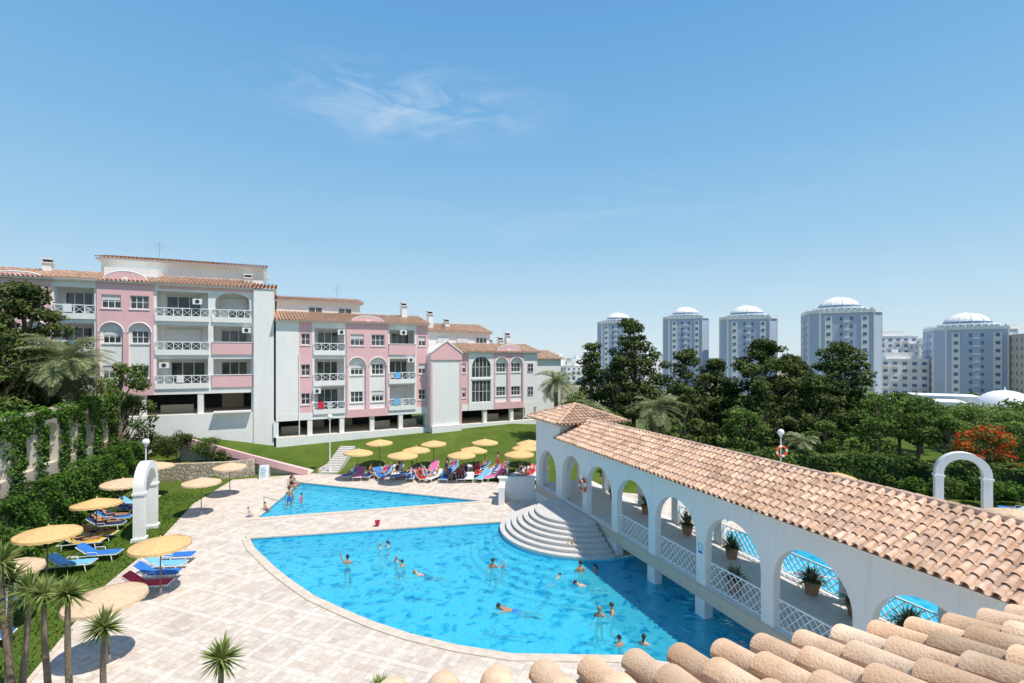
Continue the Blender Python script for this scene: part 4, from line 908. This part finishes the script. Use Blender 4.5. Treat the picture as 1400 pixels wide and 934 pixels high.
for yy,xa,xb,st in rowspec:
    x=xa
    while x<xb:
        if r3.random()<.88:
            y=yy+r3.uniform(-.25,.25); y+= (0.0 if x>-6 else .9*(-6-x)/7) if yy<41 else 0
            rz=r3.choice([math.pi,math.pi,math.pi+.5,math.pi-.4,math.pi-.9])+r3.uniform(-.15,.15); c=r3.choice(cols_); k=r3.choice([0,0,1]); lounger(x,y,rz,c,k)
            if k==0 and r3.random()<.6:
                on_lounger(x,y,rz,r3.choice(['recline','reclinef']),r3.choice(['black','navy','red','lblue','magenta','wht']),r3.choice([1,1,2]),r3.choice([1,2]))
            elif r3.random()<.3:
                person(r3.choice(['sit','sitf']),x+.05,y,ground_h(x,y)+.48,rz+1.5,r3.choice(['black','navy','red']),1,1,1,'sunbather')
        x+=st*r3.uniform(.75,1.2)
for x,y,rz,p in ((-9.6,42.3,.8,'stand'),(-5.3,40.6,2.2,'standf'),(-1.2,43.2,1.1,'stand')): person(p,x,y,ground_h(x,y)+.90,rz,r3.choice(['black','red','blue']),1,1)
for x,y,rz,c in ((24.6,27.5,.5,'blue'),(22.9,29.6,.5,'blue'),(20.3,31.5,.3,'lblue'),(13.4,30.5,-1,'wht'),(30.5,30.6,.9,'wht'),(31.8,31.2,.9,'blue')): lounger(x,y,rz,c,0,.03)

# ---------------------------------------------------------------- planters in arcade
def pot_plant(x,y,z,parent=None,name='potted_palm',h=.5,seed=0):
    e=empty(name,(x,y,z)); 
    if parent: e.parent=parent
    b=MB(); b.lathe([(0,0),(.2,0),(.28,.42),(.31,.42),(.31,.48),(.25,.48),(.24,.4),(0,.4)],n=18); b.obj('pot',[M['pot']],e,smooth=True)
    rg=np.random.default_rng(seed); Vs=[];Ts=[]
    for i in range(160):
        a=rg.uniform(0,6.28); el=rg.uniform(.1,1.5); ln=h*rg.uniform(.7,1.3); d=np.array([math.cos(a)*math.cos(el),math.sin(a)*math.cos(el),math.sin(el)]); w=nrmz(np.cross(d,[0,0,1.]))*.025; o=np.array([0,0,.42]); m=o+d*ln*.55; tip=o+d*ln+np.array([0,0,-.25*ln*math.cos(el)]); Vs+=[o,m+w,tip,m-w]; Ts+=[rg.uniform(.0,.8)]*4
    V=np.array(Vs); quadobj('leaves',V,np.arange(len(V)).reshape(-1,4),[M['palm']],np.array(Ts),False,e)
for i,(a,yy) in enumerate(((11.6,3.2),(14.7,3.0),(17.2,.7),(18.3,3.3),(20.0,3.2),(21.6,3.3),(23.2,3.1),(8.2,3.2),(5,3.1))): pot_plant(a,yy,ZF+.01,parent=AE,h=R.uniform(.6,.95),seed=i)
tree('boxwood_shrub',9.6,15.1,1.3,1.3,'round','leaf_l',.05,90,0.0,seed=91,trunk=.04)

# ---------------------------------------------------------------- vegetation
T_=[('cypress_tree',14.1,58,14.3,7.6,'conifer'),('cypress_tree',9.8,61,11.6,5,'conifer'),('cypress_tree',12.0,56,10.0,5,'conifer'),('cypress_tree',18.0,52,10.9,6.2,'conifer'),('cypress_tree',22.3,55,9.6,6,'conifer'),('cypress_tree',26.4,52,11.6,9.0,'conifer'),('cypress_tree',30.5,54,10.2,6,'conifer'),('cypress_tree',36.4,55,11.6,8.0,'conifer'),('cypress_tree',33.2,58,9.5,6,'conifer'),('cypress_tree',16.2,47,7.4,5,'conifer'),('cypress_tree',24.0,47.5,7.6,6,'conifer'),('cypress_tree',29.0,47,8.0,6,'conifer')]
for i,(n,x,y,H,W,k) in enumerate(T_): tree(n,x,y,H,W,k,'leaf_d',.19,16,0,seed=30+i,trunk=.3)
for i,(x,y,H,W,lm) in enumerate(((33,45,6.8,6,'leaf_m'),(37.5,46,6.3,6,'leaf_m'),(41.5,45,5.4,6,'leaf_l'),(46,46,4.5,6,'leaf_m'),(35.5,40.5,5.0,4.5,'leaf_m'),(30,41,5.0,4,'leaf_m'),(41,41,4.4,5,'leaf_l'),(20.5,44,5.5,5,'leaf_m'),(46,41,3.8,5,'leaf_l'),(7.2,56,6,4,'leaf_m'),(9.5,48,4.6,4,'leaf_m'),(42,51,5.8,6,'leaf_m'),(47.5,52,4.6,6.5,'leaf_m'),(53,52,4.2,6.5,'leaf_l'),(51,46,3.9,6,'leaf_m'),(39,50,6.4,5,'leaf_m'),(14,44.5,4.6,4,'leaf_m'))):
    tree('broadleaf_tree',x,y,H,W,'round',lm,.14,20,0,seed=60+i,trunk=.18)
tree('flame_blossom_tree',34.8,36.6,4.5,4.8,'round','leaf_m',.12,20,0,seed=80,trunk=.15,extra='leaf_r'); tree('broadleaf_tree',27.0,43,4.4,3.2,'round','leaf_m',.12,20,0,seed=81,trunk=.15)
hedge('garden_hedge',(8.5,41.5),(30,37),1.4,2.5,'leaf_m',60,.14,0,3,.25); hedge('garden_hedge',(29.5,36.2),(50,31.5),1.8,2.3,'leaf_m',55,.15,0,6,.4)
for i in range(9): tree('garden_shrub',27.5+i*1.9+R.uniform(-.4,.4),34.2-i*.42+R.uniform(-.3,.3),R.uniform(1.3,2.2),R.uniform(1.4,2.2),'round',R.choice(['leaf_m','leaf_d','leaf_h']),.09,40,0,seed=100+i,trunk=.05)
palm('date_palm',11.9,41.2,5.6,2.5,34,0,1); palm('date_palm',4.6,52,6.6,2.7,34,0.8,2); palm('date_palm',7.6,47,4.9,2.0,28,0.2,3); palm('date_palm',22.6,38.8,3.4,1.4,24,0,9,trunk=.14)
palm('date_palm',-29.2,32.6,9.7,2.9,90,0,4,trunk=.36,elr=(-1.35,1.4),lf=.26)
tree('pine_tree',-34.0,34.6,15.4,8.0,'conifer','leaf_d',.15,26,0,seed=70,trunk=.35); tree('pine_tree',-32.6,30.4,13.4,6.4,'conifer','leaf_d',.15,24,0,seed=71,trunk=.35); tree('pine_tree',-30.9,27.6,10.5,4.2,'flat','leaf_m',.13,26,0,seed=72,trunk=.3); tree('holm_oak_tree',-32.0,35.4,9.6,5.0,'round','leaf_d',.12,30,0,seed=75,trunk=.3)
tree('holm_oak_tree',-30.3,38.6,9.9,5.6,'round','leaf_m',.11,42,0,seed=73,trunk=.25); tree('holm_oak_tree',-33.0,39.6,8.4,4.4,'round','leaf_m',.12,26,0,seed=74,trunk=.25)
for i,(x,y,H,W) in enumerate(((-27.8,41.2,3.6,3.2),(-25.9,42.1,3.0,2.2),(-30,40.6,3.8,3),(-24.4,41.6,1.9,1.4))): tree('garden_shrub',x,y,H-.9,W,'round','leaf_d' if i!=1 else 'leaf_m',.08,60,1.0,seed=85+i,trunk=.06)
yl=[(-9.1,11.0,4.0,.5),(-10.1,11.3,4.6,.5),(-10.9,11.7,4.4,.5),(-12.2,12.2,5.0,.6),(-12.9,12.6,4.4,.55),(-6.05,10.1,3.85,.5),(-11.9,11.2,4.1,.5),(-2.75,10,3.2,.42),(-4.8,10.0,3.05,.35),(-12.6,11.4,3.6,.5)]
for i,(x,y,h,r) in enumerate(yl): yucca('yucca_plant',x,y,h,r,1 if i!=3 else 2,seed=i)
rg=np.random.default_rng(77); cl=[]
for i in range(300):
    x=R.uniform(28,150); y=R.uniform(62,76)+max(0,(x-60)*.25); h=R.uniform(2.0,5.6)*(1.0 if x<.8*y else .5)
    cl.append(((x,y,h-1+ground_h(x,y)*.8),(R.uniform(1.5,2.8),R.uniform(1.5,2.5),R.uniform(1.2,2.2)))); cl.append(((x,y,h-3+ground_h(x,y)*.8),(2.6,2.4,2.2)))
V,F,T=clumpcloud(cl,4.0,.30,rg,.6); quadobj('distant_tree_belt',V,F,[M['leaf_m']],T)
cl=[]
for i in range(100):
    x=R.uniform(-20,70); y=R.uniform(92,115); cl.append(((x,y,R.uniform(-5,-1)),(R.uniform(2,4),2.5,R.uniform(1.5,2.5))))
for i in range(240):
    x=R.uniform(60,260); y=R.uniform(112,155); cl.append(((x,y,R.uniform(-6,-3)),(R.uniform(2,4),2.5,R.uniform(1.5,2.8))))
V,F,T=clumpcloud(cl,2.0,.5,rg,.6); quadobj('distant_woodland',V,F,[M['leaf_d']],T)

# ---------------------------------------------------------------- domed towers and town
def tower(x,y,rz,W,zt,zb=-9):
    e=empty('domed_tower_block',(x,y,0),rz); b=MB(); h=W/2; c=W*.12
    oc=[(-h+c,-h),(h-c,-h),(h,-h+c),(h,h-c),(h-c,h),(-h+c,h),(-h,h-c),(-h,-h+c)]
    b.panel([oc],zb,zt,0,True)
    b.panel([[(p[0]*1.03,p[1]*1.03) for p in oc]],zt,zt+.5,1,True)
    b.panel([[(p[0]*1.03,p[1]*1.03) for p in oc],[(p[0]*.98,p[1]*.98) for p in oc]],zt+.5,zt+1.2,1,True)
    nf=int((zt-zb)/3)
    for k in range(4):
        a=k*math.pi/2; ca,sa=math.cos(a),math.sin(a)
        def B(u0,u1,d0,d1,z0,z1,m):
            t=MB(); t.box(u0,u1,-h-d1,-h-d0,z0,z1,m); b.add([(p[0]*ca-p[1]*sa,p[0]*sa+p[1]*ca,p[2]) for p in t.v],t.f,m)
        B(-h+c,-h+c+.4,.003,.4,zb,zt+1.2,1); B(h-c-.4,h-c,.003,.4,zb,zt+1.2,1)
        B(-W*.30,-W*.20,.003,.25,zb,zt-1.2,1); B(W*.20,W*.30,.003,.25,zb,zt-1.2,1)
        for f in range(nf):
            z=zt-2.8-f*3
            for u,w,d in ((-W*.25,1.3,.26),(-W*.07,.9,.01),(W*.07,.9,.01),(W*.25,1.3,.26)):
                B(u-w/2,u+w/2,d,d+.05,z,z+1.3,2)
            if k%2==0: B(-1.0,1.0,.06,.5,z-.9,z-.3,1)
        for q in range(9): u=(q-4)*W*.085; B(u-.35,u+.35,.35,.42,zt+1.2,zt+1.9,1)
    b.lathe([(W*.38,zt),(W*.38,zt+2.2),(W*.40,zt+2.2),(W*.40,zt+2.6),(W*.33,zt+2.6)],n=24,m=1)
    for i in range(24):
        t=2*math.pi*(i+.5)/24; p=Vector((math.cos(t),math.sin(t),0)); s=Vector((-p.y,p.x,0)); o=p*W*.378; v=[o-s*.9+p*.02,o+s*.9+p*.02]
        b.add([tuple(v[0]+Vector((0,0,zt+.9))),tuple(v[1]+Vector((0,0,zt+.9))),tuple(v[1]+Vector((0,0,zt+2.0))),tuple(v[0]+Vector((0,0,zt+2.0)))],[(0,1,2,3)],3)
    rr=W*.31; b.lathe([(rr*math.cos(t),zt+2.6+rr*.62*math.sin(t)) for t in np.linspace(0,math.pi/2,9)],n=24,m=1)
    for i in range(12):
        t=2*math.pi*i/12; pts=[(1.01*rr*math.cos(q)*math.cos(t),1.01*rr*math.cos(q)*math.sin(t),zt+2.6+1.01*rr*.62*math.sin(q)) for q in np.linspace(0,1.5,6)]; b.tube(pts,[.16]*6,4,1)
    b.lathe([(rr*1.01,zt+2.65),(rr*1.01,zt+3.5)],n=24,m=3)
    b.cyl((0,0,zt+2.6+rr*.6),(0,0,zt+4.0+rr*.62),.25,.08,8,1)
    b.obj('tower',[M['tower'],M['white'],M['glass2'],M['bluew']],e)
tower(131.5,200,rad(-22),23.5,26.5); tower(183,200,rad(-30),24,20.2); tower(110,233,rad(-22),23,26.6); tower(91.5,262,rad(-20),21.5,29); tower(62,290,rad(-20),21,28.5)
def block(x,y,rz,w,d,zt,zb=-8,m='white',steps=True,name='apartment_block'):
    b=MB(); b.box(-w/2,w/2,-d/2,d/2,zb,zt,0); b.box(-w/2-.2,w/2+.2,-d/2-.2,d/2+.2,zt,zt+.4,0)
    if steps: b.box(-w*.2,w*.3,-d*.3,d*.3,zt+.4,zt+3,0); b.box(-w*.05,w*.05,-d*.1,d*.1,zt+3,zt+4.5,0)
    nf=int((zt-zb)/3); nc=max(2,int(w/3.2))
    for f in range(nf):
        for c in range(nc):
            u=-w/2+(c+.5)*w/nc; z=zt-2.3-f*3; b.box(u-.8,u+.8,-d/2-.05,-d/2-.003,z,z+1.3,1)
            if (c+f)%3: b.box(u-1.1,u+1.1,-d/2-.8,-d/2-.06,z-.75,z-.1,0)
        for c in range(max(1,int(d/4))):
            u=-d/2+(c+.5)*d/max(1,int(d/4)); z=zt-2.3-f*3
            b.box(-w/2-.05,-w/2-.003,u-.6,u+.6,z,z+1.3,1)
    b.obj(name,[M[m],M['glass2']],None,(x,y,0),rz)
block(196,262,rad(-15),24,14,20); block(208,250,rad(-15),12,14,16); block(163,212,rad(-20),20,12,8.6); block(181,216,rad(-20),14,12,6.5); block(190,175,rad(-30),18,14,17.5,m='beige'); block(206,190,rad(-25),16,14,12)
for i in range(26): 
    x=R.uniform(15,330);y=R.uniform(300,520); block(x,y,rad(R.uniform(-30,30)),R.uniform(10,26),R.uniform(8,14),R.uniform(-1,9),-10)
for i in range(14): x=-40+i*9+R.uniform(-3,3); block(x+40,330+R.uniform(-30,80),rad(R.uniform(-30,30)),R.uniform(8,16),R.uniform(8,14),R.uniform(3,10),-10)
for x,y,w,zt in ((92,112,14,-.2),(104,120,12,.3),(80,125,10,.6)): block(x,y,rad(-30),w,9,zt,-8,steps=False)
b=MB(); b.box(-6,6,-6,6,-8,-1.2,0); b.lathe([(5.0*math.cos(t),-1.2+3.8*math.sin(t)) for t in np.linspace(0,math.pi/2,9)],n=24,m=0); b.cyl((0,0,2.5),(0,0,3.4),.25,.05,8)
for i in range(6): b.box(-5+i*1.8,-4+i*1.8,-6.05,-6.003,-3.6,-2.3,1)
b.obj('white_domed_pavilion',[M['white'],M['glass2']],None,(107,108,0),rad(-40),smooth=True)

# ---------------------------------------------------------------- foreground roof of own building
FE=empty('foreground_tiled_roof'); ex=np.array([.982,.187,0]); ex/=np.linalg.norm(ex); pr=np.array([ex[1],-ex[0],0])
O=np.array([-.79,2.36,8.29])-ex*4.0; up=pr*math.cos(rad(20))+np.array([0,0,math.sin(rad(20))])
tiles('barrel_tiles',O,ex,up,12.0,3.4,M['tile_near'],.255,.40,12,thick=.014,pan=True,parent=FE,seed=42)
b=MB(); c=[O+ex*.2+pr*.35,O+ex*11.8+pr*.35,O+ex*11.8+pr*3.4,O+ex*.2+pr*3.4]
b.add([(p[0],p[1],0) for p in c]+[(p[0],p[1],8.2 if i<2 else 9.25) for i,p in enumerate(c)],[(0,1,5,4),(1,2,6,5),(2,3,7,6),(3,0,4,7),(4,5,6,7)],0)
b.obj('wall_below',[M['white']],FE)

# ---------------------------------------------------------------- world, sun, camera
SUN_EL=rad(64); SUN_AZ=math.atan2(.62,-.38)
w=bpy.data.worlds.new('World'); scene.world=w; w.use_nodes=True; nt=w.node_tree; bg=nt.nodes['Background']
sky=N(nt,'ShaderNodeTexSky',sky_type='NISHITA'); sky.sun_disc=False; sky.sun_elevation=SUN_EL; sky.sun_rotation=SUN_AZ; sky.air_density=1.0; sky.dust_density=.6; sky.ozone_density=2.0; sky.altitude=0
tc=N(nt,'ShaderNodeTexCoord').outputs['Generated']
K=1/.12
sp=N(nt,'ShaderNodeSeparateXYZ'); nt.links.new(tc,sp.inputs[0])
grad=ramp(nt,sp.outputs['Z'],[(0.0,(.70,.84,.93)),(.08,(.57,.77,.91)),(.2,(.38,.65,.88)),(.36,(.24,.53,.84)),(.55,(.15,.42,.78)),(1.0,(.05,.16,.42))])
gs=N(nt,'ShaderNodeVectorMath',operation='SCALE'); nt.links.new(grad,gs.inputs[0]); gs.inputs['Scale'].default_value=K
base=mix(nt,sky.outputs[0],gs.outputs[0],.85)
def cloud(center,scl,rad_,nscale,lo,hi,rot=0,det=7):
    s=N(nt,'ShaderNodeVectorMath',operation='SUBTRACT'); nt.links.new(tc,s.inputs[0]); s.inputs[1].default_value=Vector(center).normalized()
    mp=N(nt,'ShaderNodeMapping'); mp.inputs['Rotation'].default_value=(0,rot,0); mp.inputs['Scale'].default_value=scl; nt.links.new(s.outputs[0],mp.inputs[0])
    ln_=N(nt,'ShaderNodeVectorMath',operation='LENGTH'); nt.links.new(mp.outputs[0],ln_.inputs[0])
    mr=N(nt,'ShaderNodeMapRange',interpolation_type='SMOOTHSTEP'); nt.links.new(ln_.outputs['Value'],mr.inputs[0]); mr.inputs[1].default_value=rad_; mr.inputs[2].default_value=0
    n=noise(nt,mp.outputs[0],nscale,det,.62,.8)
    m2=N(nt,'ShaderNodeMapRange'); nt.links.new(n,m2.inputs[0]); m2.inputs[1].default_value=lo; m2.inputs[2].default_value=hi
    m=N(nt,'ShaderNodeMath',operation='MULTIPLY'); nt.links.new(mr.outputs[0],m.inputs[0]); nt.links.new(m2.outputs[0],m.inputs[1]); return m.outputs[0]
c1=cloud((-.22,1,.505),(1,1,4.2),.34,6.0,.41,.82,rad(-5)); c2=cloud((.15,1,.30),(.6,1,6),.55,3.0,.50,.95,0,4)
m=N(nt,'ShaderNodeMath',operation='ADD',use_clamp=True); nt.links.new(c1,m.inputs[0]); nt.links.new(N_mul(nt,c2,.35),m.inputs[1])
o=mix(nt,base,(.86*K,.92*K,.97*K),N_mul(nt,m.outputs[0],.72)); nt.links.new(o,bg.inputs[0]); bg.inputs[1].default_value=.12
sd=Vector((math.sin(SUN_AZ)*math.cos(SUN_EL),math.cos(SUN_AZ)*math.cos(SUN_EL),math.sin(SUN_EL)))
l=bpy.data.lights.new('sun','SUN'); l.energy=4.9; l.angle=rad(.5); l.color=(1,.94,.85); lo=bpy.data.objects.new('sun',l); lo.rotation_euler=(-sd).to_track_quat('-Z','Y').to_euler(); COL.objects.link(lo)
cam=bpy.data.cameras.new('camera'); cam.sensor_width=36; cam.lens=680/1400*36; cam.shift_y=20/1400; cam.clip_start=.1; cam.clip_end=6000
co=bpy.data.objects.new('camera',cam); co.location=(0,0,10); co.rotation_euler=(rad(90),0,0); COL.objects.link(co); scene.camera=co
scene.view_settings.view_transform='Standard'; scene.view_settings.look='None'; scene.view_settings.exposure=0; scene.view_settings.gamma=1
